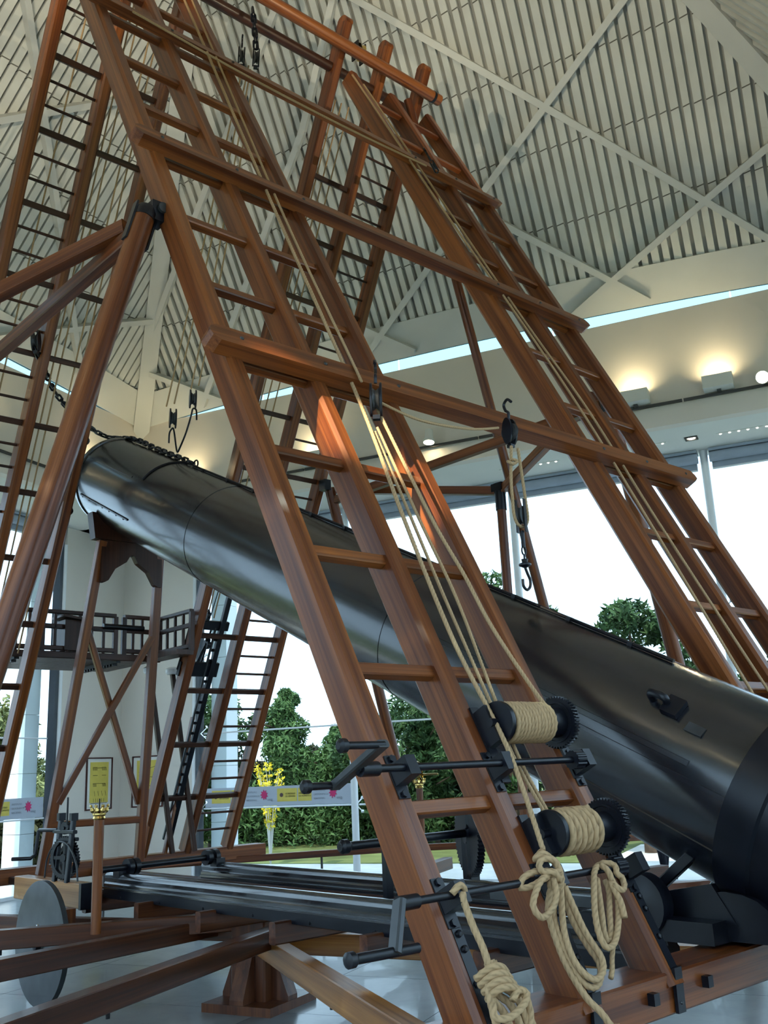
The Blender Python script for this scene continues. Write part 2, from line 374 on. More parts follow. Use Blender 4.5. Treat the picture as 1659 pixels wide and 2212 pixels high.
# roof: four faces of boarding over a deck darkened to paint in the groove shadow
PITCH = .14
for k in range(4):
    a, o = side(k)
    mb = MB(); n = 40; vs = []; fs = []
    for i in range(n + 1):
        s = -A_ - .1 + (2 * A_ + .2) * i / n; te = max(A_ - abs(s), 0) + .05
        vs += [roofp(k, s, -.04, -.03), roofp(k, s, te, -.03)]
    for i in range(n): fs.append((2 * i, 2 * i + 1, 2 * i + 3, 2 * i + 2))
    # thickness
    top = [v + UZ * .12 for v in vs]; m0 = len(vs)
    fs += [tuple(q + m0 for q in reversed(f)) for f in fs]
    fs += [(2 * i, 2 * i + 2, m0 + 2 * i + 2, m0 + 2 * i) for i in range(n)]
    mb.add(vs + top, fs)
    ceil = tag(link('ceiling', mb.mesh('ceiling'), 'groove_shade'), ['roof slope over the long clerestory window', 'roof slope left of the hip beam', 'roof slope behind the viewer', 'roof slope beyond the right hip beam'][k], kind='structure')
    nb = int(2 * (A_ - .12) / PITCH)
    for i in range(nb):
        s = (i - (nb - 1) / 2) * PITCH; t1 = A_ - abs(s) - .06
        if t1 < .34: continue
        wv = PITCH * .60 if i % 2 == 0 else PITCH * .70
        mb = MB(); q = []
        for off in (0, 1):
            for t in (.28, t1): q += [roofp(k, s - wv / 2, t, -.03 if off else .056), roofp(k, s + wv / 2, t, -.03 if off else .034)]
        mb.add(q, [(0, 1, 3, 2), (4, 6, 7, 5), (0, 4, 5, 1), (2, 3, 7, 6), (0, 2, 6, 4), (1, 5, 7, 3)])
        link('roof_board', mb.mesh('roof_board'), 'roof', ceil)
    # edge band above the clerestory
    mb = MB(); vs = []; fs = []; n = 48
    for i in range(n + 1):
        s = -A_ + 2 * A_ * i / n
        vs += [roofp(k, s, -.03, -.04), roofp(k, s, -.02, .07), roofp(k, s, .30, .065), roofp(k, s, .30, .0)]
    for i in range(n):
        for j in range(4): fs.append((4 * i + j, 4 * i + (j + 1) % 4, 4 * i + 4 + (j + 1) % 4, 4 * i + 4 + j))
    mb.add(vs, fs); link('eave_band', mb.mesh('eave_band'), 'lattice', ceil)
    # lattice ribs under the boarding
    if k in (0, 1, 3):
        LN = [((1.0, 3.22), (-4.6, .05)), ((-.55, 1.05), (-2.55, .02)), ((2.35, .70), (.85, .02)),
              ((-4.2, 2.9 if False else 1.70), (-1.9, .0)) if False else ((-4.75, 1.15), (-1.50, .02)), ((-3.35, 2.40), (1.75, .02)),
              ((-.5, 4.6 if False else 3.3), (4.45, .35)) if False else ((1.55, 2.05), (4.6, .03)), ((-.9, 4.2), (1.55, 2.05)), ((5.35, .5), (4.2, .02)), ((5.0, .85), (1.0, 3.22))]
        if k != 0:
            LN = [((0, 2.7), (-4.4, .02)), ((0, 2.7), (4.4, .02)), ((-3.0, 2.6), (1.75, .02)), ((3.0, 2.6), (-1.75, .02)), ((0, 2.7), (1.9, 3.8)), ((0, 2.7), (-1.9, 3.8)), ((-4.9, .95), (-1.75, .02) if False else (-2.4, .02)), ((4.9, .95), (2.4, .02))]
        for (s0, t0), (s1, t1) in LN:
            m_ = 6; pts = []
            P0 = [roofp(k, s0 + (s1 - s0) * i / m_, t0 + (t1 - t0) * i / m_, .045) for i in range(m_ + 1)]
            P1 = [roofp(k, s0 + (s1 - s0) * i / m_, t0 + (t1 - t0) * i / m_, .15) for i in range(m_ + 1)]
            mb = MB(); vs = []; fs = []; dd = (P0[-1] - P0[0]).normalized()
            nr = (P1[0] - P0[0]).normalized(); sd = dd.cross(nr).normalized() * .042
            for u, v in zip(P0, P1): vs += [u - sd, u + sd, v + sd, v - sd]
            for i in range(m_):
                for j in range(4): fs.append((4 * i + j, 4 * i + (j + 1) % 4, 4 * i + 4 + (j + 1) % 4, 4 * i + 4 + j))
            fs += [(0, 1, 2, 3), (4 * m_ + 3, 4 * m_ + 2, 4 * m_ + 1, 4 * m_)]
            mb.add(vs, fs); link('lattice_rib', mb.mesh('lattice_rib'), 'lattice', ceil)
    # hip beam at the +s end
    mb = MB(); vs = []; fs = []; n = 16; dv = (o + a).normalized(); sd = (o - a).normalized() * .13
    for i in range(n + 1):
        t = -.05 + (A_ + .05) * i / n; p = roofp(k, A_ - t, t)
        u = p - UZ * .02; v = p - UZ * .26
        vs += [u - sd, u + sd, v + sd, v - sd]
    for i in range(n):
        for j in range(4): fs.append((4 * i + j, 4 * i + (j + 1) % 4, 4 * i + 4 + (j + 1) % 4, 4 * i + 4 + j))
    fs += [(0, 1, 2, 3), (4 * n + 3, 4 * n + 2, 4 * n + 1, 4 * n)]
    mb.add(vs, fs); link('hip_beam', mb.mesh('hip_beam'), 'lattice', ceil)

# walls, soffits, windows
BAYS = [-5.70, -2.85, 0.0, 2.85, 5.70]
for k in range(4):
    a, o = side(k); nm = names_side[k]
    mb = MB(); mb.box(rc(k, 0, A_ + .08, (SOF + HE) / 2), (2 * A_ + .32, .16, HE - SOF), (a, o, UZ))
    tag(link('wall_' + nm, mb.mesh('wall'), 'plaster'), 'cream plaster wall band under the roof, %s side' % nm, kind='structure')
    # soffit with corner squares
    mb = MB(); mb.box(rc(k, .5 * (WP - A_) * 0, (A_ + .16 + WP + .3) / 2, SOF + .10), (2 * WP + .6, WP + .14 - A_, .20), (a, o, UZ))
    tag(link('trim_%d' % (k + 1), mb.mesh('soffit'), 'soffit'), 'pale soffit band with small lights, %s side' % nm, kind='structure')
    # plaster piers at the corners
    pier = MB()
    for sg in (-1, 1): pier.box(rc(k, sg * (WP + 5.80) / 2, WP + .12, SOF / 2), (WP - 5.80 + .24, .24, SOF), (a, o, UZ))
    wl = tag(link('wall_' + nm + '_corner', None), 'pale plaster corner pier, %s side' % nm, kind='structure')
    for sg in (-1, 1):
        mb = MB(); mb.box(rc(k, sg * (WP + .12 + 5.80) / 2, WP + .12, SOF / 2), (WP + .12 - 5.80, .24, SOF), (a, o, UZ)); link('pier', mb.mesh('pier'), 'plaster', wl)
    # clerestory lens of glass on the wall band
    win = tag(link('window_%d' % (k + 5), None), 'thin curved clerestory window under the roof, %s side' % nm, kind='structure')
    for i in range(5):
        s0, s1 = -A_ + 2 * A_ * i / 5 + .01, -A_ + 2 * A_ * (i + 1) / 5 - .01
        mb = MB(); vs = []
        for j in range(9):
            s = s0 + (s1 - s0) * j / 8; vs += [rc(k, s, A_ + .05, HE - .01), rc(k, s, A_ + .05, HE + RR * (1 - (s / A_) ** 2) + .08)]
        mb.add(vs, [(2 * j, 2 * j + 2, 2 * j + 3, 2 * j + 1) for j in range(8)]); link('pane', mb.mesh('pane'), 'clear_top', win)
    # window wall
    win = tag(link('window_%d' % (k + 1), None), 'tall glazed window wall, %s side' % nm, kind='structure')
    for i in range(4):
        s0, s1 = BAYS[i], BAYS[i + 1]
        for z0, z1 in ((.02, 1.12), (1.12, 2.33), (2.33, 5.78)):
            mb = MB(); mb.add([rc(k, s0 + .03, WP + .14, z0 + .006), rc(k, s1 - .03, WP + .14, z0 + .006), rc(k, s1 - .03, WP + .14, z1 - .006), rc(k, s0 + .03, WP + .14, z1 - .006)], [(0, 1, 2, 3)])
            link('pane', mb.mesh('pane'), 'glass', win)
        for z in (1.12, 2.33):
            rod('glazing_bar', rc(k, s0 + .04, WP + .13, z), rc(k, s1 - .04, WP + .13, z), .013, 'white', win, seg=8)
    for i, s in enumerate(BAYS):
        if i in (0, 4):
            sg = 1 if i else -1
            box('jamb', rc(k, s + sg * .03, WP + .10, SOF / 2), (.07, .14, SOF - .02), 'frame', win, (a, o, UZ))
            rod('blind_guide', rc(k, s + sg * .10, WP + .03, .0), rc(k, s + sg * .10, WP + .03, SOF - .3), .035, 'white', win, seg=12)
        else:
            rod('post', rc(k, s, WP + .05, 0), rc(k, s, WP + .05, SOF), .055, 'white', win)
        if k < 2:
            for z in (1.12, 2.33, 3.55):
                for dz in (-.10, .10):
                    rod('glass_clamp', rc(k, s - .02, WP + .05, z), rc(k, s - .10, WP + .12, z + dz), .010, 'chrome', win, seg=6)
                    lathe('clamp_button', [(.004, 0), (.024, .003), (.024, .018), (.004, .022)], rc(k, s - .10, WP + .12, z + dz), -o, 'chrome', win, seg=10)
    # sill plinth
    box('sill', rc(k, 0, WP + .14, .02), (11.4, .10, .06), 'white', win, (a, o, UZ))
    # roller blinds
    if k < 2:
        for i in range(4):
            s0, s1 = BAYS[i] + .08, BAYS[i + 1] - .08
            t = thing('roller_blind', rc(k, (s0 + s1) / 2, WP + .03, 5.50), '', 'blind', 'roller blinds along the window heads')
            tag(t, ('rolled grey blind over the %s window bay of the %s wall' % (['farthest right', 'second from right', 'third from right', 'corner'][i], 'right') if k == 0 else 'rolled grey blind over the %s window bay of the left wall' % ['outermost', 'second', 'third', 'corner'][3 - i]))
            mb = MB(); mb.lathe([(.075, 0), (.075, s1 - s0)], rc(k, s0, WP - .02, 5.68), a, 16); link('roll', mb.mesh('roll', .6), 'blind', t)
            box('fabric', rc(k, (s0 + s1) / 2, WP + .04, 5.60), (s1 - s0 - .04, .006, .14), 'blind', t, (a, o, UZ))
            rod('bottom_bar', rc(k, s0 + .02, WP + .04, 5.52), rc(k, s1 - .02, WP + .04, 5.52), .014, 'white', t, seg=8)
            box('head_box', rc(k, (s0 + s1) / 2, WP + .02, 5.775), (s1 - s0, .20, .04), 'blind', t, (a, o, UZ))
    # exterior stone column beside the first bay
    if k < 2:
        t = thing('stone_column', rc(k, 5.42 if k == 0 else -5.42, WP + .55, 0), 'pale stone column outside the glass at the %s wall' % nm, 'column')
        sg = 1 if k == 0 else -1
        for j in range(7):
            box('stone_block', rc(k, sg * 5.45, WP + .42, .45 + .9 * j), (.30, .34, .894), 'white', t, (a, o, UZ))

# ---------------------------------------------------------------- lamps on the wall band and soffit
def track(k):
    a, o = side(k)
    t = thing('lighting_track', rc(k, 0, A_ - .05, 6.08), 'thin black lighting track along the %s cream wall band' % names_side[k], 'track')
    for i in range(4):
        s0, s1 = -5.6 + 2.8 * i, -5.6 + 2.8 * (i + 1) - .02
        box('track_bar', rc(k, (s0 + s1) / 2, A_ - .045, 6.085), (s1 - s0, .035, .035), 'grey', t, (a, o, UZ))
        rod('bracket', rc(k, s0 + .3, A_ - .06, 6.085), rc(k, s0 + .3, A_, 6.085), .012, 'grey', t, seg=6)
def spot(name, p, d, energy, ang, blend, col=(1, .82, .52), parent=None, rad=.05):
    l = bpy.data.lights.new(name, 'SPOT'); l.energy = energy; l.spot_size = ang; l.spot_blend = blend; l.color = col; l.shadow_soft_size = rad
    o = bpy.data.objects.new(name, l); C.objects.link(o); o.matrix_basis = mtx(p, -Vector(d))
    if parent: o.parent = parent; o.matrix_parent_inverse = wm(parent).inverted()
    return o
def uplight(k, s, lab, power=5):
    a, o = side(k)
    t = thing('wall_uplight', rc(k, s, A_ - .10, 6.10), lab, 'lamp', 'box uplights on the lighting tracks')
    mb = MB(); c = rc(k, s, A_ - .15, 6.20); wd, dp, h = .36, .20, .16
    for sg in (-1, 1):
        mb.box(c + a * sg * (wd / 2), (.008, dp, h), (a, o, UZ)); mb.box(c + o * sg * (dp / 2), (wd, .008, h), (a, o, UZ))
    mb.box(c - UZ * h / 2, (wd, dp, .008), (a, o, UZ)); link('housing', mb.mesh('housing'), 'lampbox', t)
    box('reflector', c - UZ * .06, (wd - .03, dp - .03, .01), 'lamp_on', t, (a, o, UZ))
    box('arm', c - UZ * .095 + o * .06, (.05, .10, .03), 'grey', t, (a, o, UZ))
    spot('lamp', c + UZ * .05, o + UZ, power, 1.25, .8, parent=t)
def projector(k, s, lab, aim, power, ang=1.02, blend=.12):
    a, o = side(k); t = thing('spotlight', rc(k, s, A_ - .10, 6.10), lab, 'lamp', 'round spotlights on the lighting tracks')
    d = (Vector(aim) - rc(k, s, A_ - .15, 6.15)).normalized(); c = rc(k, s, A_ - .17, 6.15)
    lathe('body', [(.03, -.16), (.055, -.15), (.06, -.02), (.085, .03), (.085, .05)], c, d, 'lampbox', t)
    lathe('lens', [(.002, .048), (.075, .046), (.075, .05), (.002, .052)], c, d, 'lamp_on', t)
    rod('stem', c - d * .08, rc(k, s, A_ - .05, 6.09), .012, 'grey', t, seg=8)
    spot('lamp', c + d * .07, d, power, ang, blend, parent=t)
for k in range(4): track(k)
def inward(k, s, el=45):
    a, o = side(k); return rc(k, s, A_ - .15, 6.15) + (-o * cos(math.radians(el)) + UZ * sin(math.radians(el))) * 5
LU = {0: [(-2.22, 'box uplight on the right wall next to the far ladder'), (-3.27, 'box uplight on the right wall between two warm glows'), (2.6, 'box uplight on the right wall behind the near ladder'), (4.9, 'box uplight on the right wall close to the room corner')],
      1: [(-4.6, 'box uplight on the left wall close to the room corner'), (-2.4, 'box uplight on the left wall behind the left pole'), (0.5, 'box uplight on the left wall farther from the corner')]}
for k, L in LU.items():
    for s, lab in L: uplight(k, s, lab)
projector(0, -3.80, 'dazzling round spotlight at the right edge of the wall band', CAM + Vector((.5, .8, .4)), 22, .6, .6)
projector(0, .69, 'round pale spotlight between the two front ladders', rc(0, .69, A_ - .55, 4.0), 16, .6, .6)
projector(1, -.9, 'round spotlight on the left wall track', (2, 0, 5), 16, .6, .6)
def trough(k, s, lab, power, yaw, fin=0):
    """added unseen ceiling washer: a lamp in a tray whose straight lip cuts the light off low; turned by yaw toward +along"""
    a, o = side(k); t = thing('added_ceiling_washer', rc(k, s, A_ - .26, 6.10), lab, 'lamp', 'added unseen tray lamps washing the roof'); c = rc(k, s, A_ - .30, 6.16); L = .56
    d = (-o * cos(yaw) + a * sin(yaw)).normalized(); x = d.cross(UZ)
    mb = MB()
    mb.box(c - UZ * .06, (L, .32, .008), (x, d, UZ)); mb.box(c + d * .15 - UZ * .0015, (L, .006, .117), (x, d, UZ)); mb.box(c - d * .16 + UZ * .02, (L, .006, .16), (x, d, UZ)); mb.box(c - d * .065 + UZ * .10, (L, .19, .006), (x, d, UZ))
    for sg in (-1, 1): mb.box(c + x * (sg * L / 2) + UZ * .02, (.006, .31, .16), (x, d, UZ))
    link('housing', mb.mesh('housing'), 'lampbox', t); rod('arm', c + o * .10 - UZ * .05, c + o * .28 - UZ * .05, .012, 'grey', t, seg=6)
    if fin: box('fin', c + a * (fin * .10) + o * .02 + UZ * .04, (.006, .21, .20), 'lampbox', t, (a, o, UZ))  # plate added to keep this lamp's light off the lower roof
    l = bpy.data.lights.new('lamp', 'POINT'); l.energy = power; l.color = (1, .86, .60); l.shadow_soft_size = .012
    ob = bpy.data.objects.new('lamp', l); C.objects.link(ob); ob.matrix_basis = Matrix.Translation(c); ob.parent = t; ob.matrix_parent_inverse = wm(t).inverted()
trough(2, .5, 'added unseen left tray lamp on the wall band behind the viewer', 600, -.66)  # out-of-view lamps added to warm the upper roof, shaped for its light edge
trough(2, -.5, 'added unseen right tray lamp on the wall band behind the viewer', 250, .66)
trough(3, 0.0, 'added unseen tray lamp on the wall band beside the viewer', 380, -.66, 1)
projector(2, .9, 'round spotlight behind the viewer aimed at the near ladder', (.72, -1.84, 3.24), 3600, .105, .6)
def soffit_led(s0, s1, lab):
    t = thing('linear_light', rc(0, (s0 + s1) / 2, 6.66, SOF), lab, 'lamp', 'recessed linear lights in the soffit')
    box('trim_frame', rc(0, (s0 + s1) / 2, 6.66, SOF - .004), (s1 - s0, .07, .010), 'lampbox', t, (E1, E2, UZ))
    n = max(3, int((s1 - s0) / .10))
    for i in range(n): lathe('diode', [(.018, 0), (.012, .008)], rc(0, s0 + (i + .5) * (s1 - s0) / n, 6.66, SOF - .008), -UZ, 'led', t, seg=8)
soffit_led(-3.80, -3.10, 'long row of small lights in the soffit at the right edge')
soffit_led(-2.45, -2.12, 'short row of small lights in the soffit beside the far ladder')
soffit_led(-.95, -.05, 'row of small lights in the soffit behind the hanging hook')
soffit_led(1.6, 2.4, 'row of small lights in the soffit behind the near ladder')
t = thing('square_downlight', rc(0, -2.78, 6.65, SOF), 'square recessed downlight between two rows of small lights', 'lamp')
mb = MB()
for dx, dy, w1, w2 in ((0, .065, .17, .025), (0, -.065, .17, .025), (.072, 0, .025, .11), (-.072, 0, .025, .11)): mb.box(rc(0, -2.78 + dx, 6.65 + dy, SOF - .008), (w1, w2, .016), (E1, E2, UZ))
link('bezel', mb.mesh('bezel'), 'grey', t); lathe('bulb', [(.045, 0), (.05, .006), (.03, .014)], rc(0, -2.78, 6.65, SOF - .002), -UZ, 'down', t, seg=16)

# ================================================================ the telescope stand
AL = 0.4695467828660262
LV = Vector((0, sin(AL), cos(AL))); LN_ = Vector((0, -cos(AL), sin(AL))); LO = Vector((0, 0, 6.84))
WS, DS, PS, US = .0833, .1467, .5229, 2.9763
XC = 2.053
RS = .6
def F(u, v, n=0.0): return LO + Vector((u, 0, 0)) + LV * v + LN_ * n        # front ladder plane
VF = (.84 - 6.84) / cos(AL)
BT = math.atan(.482); BV = Vector((0, -sin(BT), cos(BT))); BN = Vector((0, cos(BT), sin(BT))); BO = Vector((0, 4.77, .84))
def B(u, v, n=0.0): return BO + Vector((u, 0, 0)) + BV * v + BN * n           # back ladder plane
def front_ladder(u0, lab, kmin):
    t = thing('triple_ladder', F(u0, VF), lab, 'ladder', 'three-rail ladders of the telescope stand')
    for i in range(3):
        beam('stile', F(u0 + i * PS + WS / 2, VF - .05, -DS / 2), F(u0 + i * PS + WS / 2, 1.62, -DS / 2), .100, .166, 'wood', t, LN_, .019)
    for k in range(kmin, 11):
        for i in range(2):
            ua = u0 + i * PS + WS - .01; ub = u0 + (i + 1) * PS + .01; v = -k * RS + .028
            beam('rung', F(ua, v, -.052), F(ub, v, -.052), .056, .050, 'wood', t, LV if False else LN_, .006)
    return t
lad_fl = front_ladder(0.0, 'near three-rail wooden ladder carrying the two rope winches', -2)
lad_fr = front_ladder(US, 'farther right three-rail wooden ladder rising past the hanging hook', -2)
def back_ladder(u0, lab, outer, PS):
    t = thing('triple_ladder', B(u0, 0), lab, 'ladder', 'three-rail ladders of the telescope stand')
    top = (8.96 - .84) / cos(BT)
    for i in range(3):
        p0, p1 = B(u0 + i * PS + WS / 2, 0, .0), B(u0 + i * PS + WS / 2, top, .0)
        st = beam('stile', p0, p1, .096, .160, 'wood', t, BN, .016)
        # rounded head
        mb = MB(); mb.prism([(.078 * cos(x), .07 * sin(x)) for x in [PI * j / 10 for j in range(11)]], (0, 0, 0), (0, 1, 0), (0, 0, 1), (WS, 0, 0))
        link('head', mb.mesh('head'), 'wood', st, mtx(p1, BV, BN) @ Matrix.Translation((-WS / 2, 0, -.002)))
    k = 0; z = 2.545 - .56 * 2.9999
    zz = []
    j = -9
    while True:
        z = 2.545 + .56 / 3 * j; j += 1
        if z < 1.0: continue
        if z > 8.3: break
        zz.append((z, (j - 1) % 3 == 0))
    for z, thick in zz:
        v = (z - .84) / cos(BT)
        for i in range(2):
            if not thick and i != outer: continue
            ua = u0 + i * PS + WS - .01; ub = u0 + (i + 1) * PS + .01
            if thick: beam('rung', B(ua, v), B(ub, v), .052, .052, 'wood_dark', t, BN, .006)
            else: rod('rung', B(ua, v), B(ub, v), .013, 'wood_dark', t, seg=10)
    return t
lad_bl = back_ladder(.24, 'left rear three-rail wooden ladder with closely spaced rungs', 0, .52)
lad_br = back_ladder(3.0, 'right rear three-rail wooden ladder with closely spaced rungs, behind the tube', 1, .555)
# cross beams over the two front ladders
def crossbeam(v, lab, w_=.105, d_=.085, u0=-.14, u1=4.21, n0=0.0):
    t = thing('cross_beam', F(u0, v, 0), lab, 'beam', 'cross beams over the front ladders')
    a, b = w_ / 2, u1 - u0
    prof = [(0.05, -a), (.012, -a * .55), (0, 0), (.012, a * .55), (.05, a), (b - .06, a), (b, a * .3), (b, -a * .3), (b - .03, -a)]
    # long axis = local Z for the grain
    mb = MB(); mb.prism([(y, x) for x, y in prof], (0, 0, 0), (1, 0, 0), (0, 0, 1), (0, d_, 0))
    mw = Matrix((-LV, LN_, Vector((1, 0, 0)))).transposed().to_4x4(); mw.translation = F(u0, v, n0)
    link('timber', mb.mesh('timber'), 'wood', t, mw)
    for i in range(3):
        for base in (0.0, US):
            lathe('bolt', [(.012, 0), (.010, .006), (.004, .009)], F(base + i * PS + WS / 2, v, n0 + d_), LN_, 'iron_grey', t, seg=8)
    return t
crossbeam(.03, 'uppermost thin cross beam with a cord along its lower edge', .075, .07, -.1, 4.18)
crossbeam(-1.77, 'middle cross beam joining the two front ladders', .10, .085)
crossbeam(-3.56, 'lowest and thickest cross beam, with two pulley blocks hooked to it', .115, .09)
# top poles in the crotch of the ladders
t = thing('ridge_pole', (-.2, .74, 8.55), 'round ridge pole laid across the ladder heads', 'pole')
rod('pole', (-.25, .74, 8.56), (4.24, .74, 8.56), .060, 'wood', t); rod('end_ring', (4.13, .74, 8.56), (4.16, .74, 8.56), .064, 'iron', t); rod('end_ring', (-.16, .74, 8.56), (-.13, .74, 8.56), .064, 'iron', t)
t = thing('ridge_pole', (-.2, 1.02, 8.50), 'second ridge pole on the far side of the ladder heads', 'pole')
rod('pole', (-.25, 1.06, 8.55), (4.20, 1.06, 8.55), .050, 'wood_dark', t)
t = thing('top_sheave', (3.3, .9, 8.6), 'brass sheave on an iron pin between the ladder heads', 'pulley')
rod('pin', (3.05, .92, 8.78), (3.48, .92, 8.78), .018, 'iron', t); lathe('sheave', [(.03, -.03), (.085, -.03), (.065, 0), (.085, .03), (.03, .03)], (3.27, .92, 8.78), (1, 0, 0), 'brass', t)
box('cheek', (3.22, .92, 8.77), (.012, .11, .2), 'iron', t); box('cheek', (3.32, .92, 8.77), (.012, .11, .2), 'iron', t)

# ---------------------------------------------------------------- outrigger props both sides
def outrigger(x0, sg, side_name):
    L = lambda s: s % side_name
    g = 'round props bracing the stand'
    p0 = Vector((x0 + sg * .10, -.95, 4.70)); p1 = Vector((x0 + sg * (.10 + .275 * 4.55), -.95, .15))
    t = thing('prop_pole', p1, L('thick round wooden prop hinged to the %s front ladder'), 'pole', g)
    rod('pole', p1, p0, .065, 'wood', t, .062)
    d = (p0 - p1).normalized(); x, y, z = fr(d, (0, 1, 0))
    lathe('head_cap', [(.066, -.04), (.067, 0), (.05, .04), (.012, .06)], p0, d, 'iron', t)
    for q in (-1, 1): box('hinge_strap', p0 - d * .09 + x * q * .066, (.012, .05, .26), 'iron', t, (x, y, z))
    box('bracket', (x0 + sg * .035, -.95, 4.72), (.09, .10, .12), 'iron', t); rod('hinge_pin', (x0 + sg * .02, -1.02, 4.74), (x0 + sg * .02, -.88, 4.74), .03, 'iron_grey', t)
    q0 = Vector((x0 + sg * .10, 2.75, 4.70)); q1 = Vector((x0 + sg * (.10 + .275 * 4.55), 2.75, .15))
    t = thing('prop_pole', q1, L('thick round wooden prop hinged to the %s rear ladder'), 'pole', g)
    rod('pole', q1, q0, .06, 'wood', t, .058); box('bracket', (x0 + sg * .035, 2.75, 4.72), (.09, .10, .12), 'iron', t)
    t = thing('side_rail', (x0 + sg * .12, .9, 4.55), L('level side beam joining the two props at the %s side'), 'beam', 'level beams and struts of the props')
    beam('timber', (x0 + sg * .15, -.88, 4.56), (x0 + sg * .15, 2.70, 4.56), .075, .085, 'wood', t)
    mid = Vector((x0 + sg * .86, .92, 4.36))
    for nm, y in (('front', -.82), ('rear', 2.66)):
        t = thing('side_strut', mid, L('slanting strut from the %s ' + nm + ' prop to the outer post'), 'beam', 'level beams and struts of the props')
        beam('timber', (x0 + sg * .14, y, 4.66), mid + Vector((0, .06 if y > 0 else -.06, 0)), .085, .085, 'wood', t)
    t = thing('outer_post', (mid.x, mid.y, .1), L('slim round post under the strut joint on the %s'), 'pole', g)
    rod('pole', (mid.x, mid.y, .1), mid, .048, 'wood', t); rod('collar', mid - Vector((0, 0, .22)), mid + Vector((0, 0, .03)), .056, 'iron', t); box('clasp', mid + Vector((0, 0, .02)), (.12, .14, .08), 'iron', t)
    if sg < 0: return
    top = Vector((x0 - sg * .28, .80, 8.40)); ft = Vector((x0 + sg * 2.15, .80, .15))
    t = thing('prop_pole', ft, L('long slim prop running up to the ridge pole on the %s'), 'pole', g)
    rod('pole', ft, top, .055, 'wood', t, .045)
outrigger(US + 2 * PS + WS, 1, 'right'); outrigger(0.0, -1, 'left')

# ---------------------------------------------------------------- base
base = thing('base_beam', (XC, -2.95, .69), 'long front base beam with square iron bolts under the ladder feet', 'beam')
beam('timber', (-.55, -2.945, .765), (4.65, -2.945, .765), .21, .15, 'wood', base, (0, 0, 1), .008)
for x in (.92, 1.30, -.1, 2.2, 2.8, 3.4):
    box('square_bolt', (x, -3.065, .772), (.036, .03, .042), 'iron', base)
base = thing('base_beam', (XC, 4.77, .69), 'rear base beam under the back ladders', 'beam')
beam('timber', (-.55, 4.80, .765), (4.65, 4.80, .765), .21, .15, 'wood', base, (0, 0, 1), .008)
for x, lab in ((1.62, 'near long sill timber under the rails'), (2.49, 'far long sill timber under the rails')):
    base = thing('base_beam', (x, 1, .55), lab, 'beam')
    beam('timber', (x, -2.84, .735), (x, 4.69, .735), .09, .07, 'wood_dark', base, (0, 0, 1), .006)
for i, y in enumerate((2.68, 1.80, .92, .04, -.84, -1.72)):
    t = thing('joist', (1.41, y, .6), 'short joist end poking out beneath the near rail, %s from the pedestal wheel side' % ['first', 'second', 'third', 'fourth', 'fifth', 'sixth'][i], 'beam', 'joists beneath the rails')
    beam('timber', (1.41, y, .668), (2.70, y, .668), .07, .135, 'wood_mid', t, (0, 0, 1), .010)
HUB = Vector((2.06, 1.12, .50))
def spoke(a_, L, lab, mat='wood_mid', z=.535, h=.13, r0=.12, dy=0.0):
    HUB = Vector((2.06, 1.12 + dy, .50))
    d = Vector((cos(math.radians(a_)), sin(math.radians(a_)), 0)); t = thing('base_spoke', HUB + d * L, lab, 'beam', 'radial base timbers')
    p0 = Vector((HUB.x, HUB.y, z)) + d * r0; p1 = Vector((HUB.x, HUB.y, z)) + d * L
    beam('timber', p0, p1, .11, h, mat, t, (0, 0, 1), .006)
    n = d.cross(UZ)
    for q in (L * .45, L * .55): rod('bolt_end', Vector((HUB.x, HUB.y, z - h / 2 - .04)) + d * q, Vector((HUB.x, HUB.y, z)) + d * q, .012, 'iron', t, seg=8)
    return t
spoke(189.5, 4.4, 'long radial base timber carrying the brass-topped post', dy=.37)
spoke(206.5, 4.6, 'radial base timber slanting to the lower left corner', dy=-.35)
spoke(151.0, 4.0, 'radial base timber in front of the iron wheel', z=.585, dy=.05)
spoke(248, 4.1, 'radial timber with sunlight in its colour, running toward the near ladder foot', 'wood_sun_painted', .44, .15)
spoke(292, 4.0, 'radial timber with sunlight in its colour, under the far ladder feet', 'wood_sun_painted', .44, .15)
spoke(112, 3.9, 'radial base timber toward the rear left ladder', z=.50); spoke(68, 3.9, 'radial base timber toward the rear right ladder', z=.50)
spoke(-9.5, 4.4, 'radial base timber toward the right outer post'); spoke(26.5, 4.6, 'radial base timber toward the far right window'); spoke(-26.5, 4.6, 'radial base timber toward the right window', 'wood')
# pedestal
t = thing('pivot_pedestal', (HUB.x, HUB.y, 0), 'dark wooden pivot pedestal with splayed buttresses under the rails', 'pedestal')
box('plinth', (HUB.x, HUB.y, .03), (.60, .60, .06), 'wood_mid', t, (Vector((cos(.35), sin(.35), 0)), Vector((-sin(.35), cos(.35), 0)), UZ))
pa = (Vector((cos(.35), sin(.35), 0)), Vector((-sin(.35), cos(.35), 0)))
box('column', (HUB.x, HUB.y, .32), (.30, .30, .56), 'wood_mid', t, (pa[0], pa[1], UZ), .01)
for dd in (pa[0], -pa[0], pa[1], -pa[1]):
    s_ = dd.cross(UZ); mb = MB(); mb.prism([(.14, 0), (.29, 0), (.29, .03), (.16, .34), (.14, .34)], Vector((HUB.x, HUB.y, .06)) - s_ * .06, dd, UZ, s_ * .12); link('buttress', mb.mesh('buttress'), 'wood_mid', t)
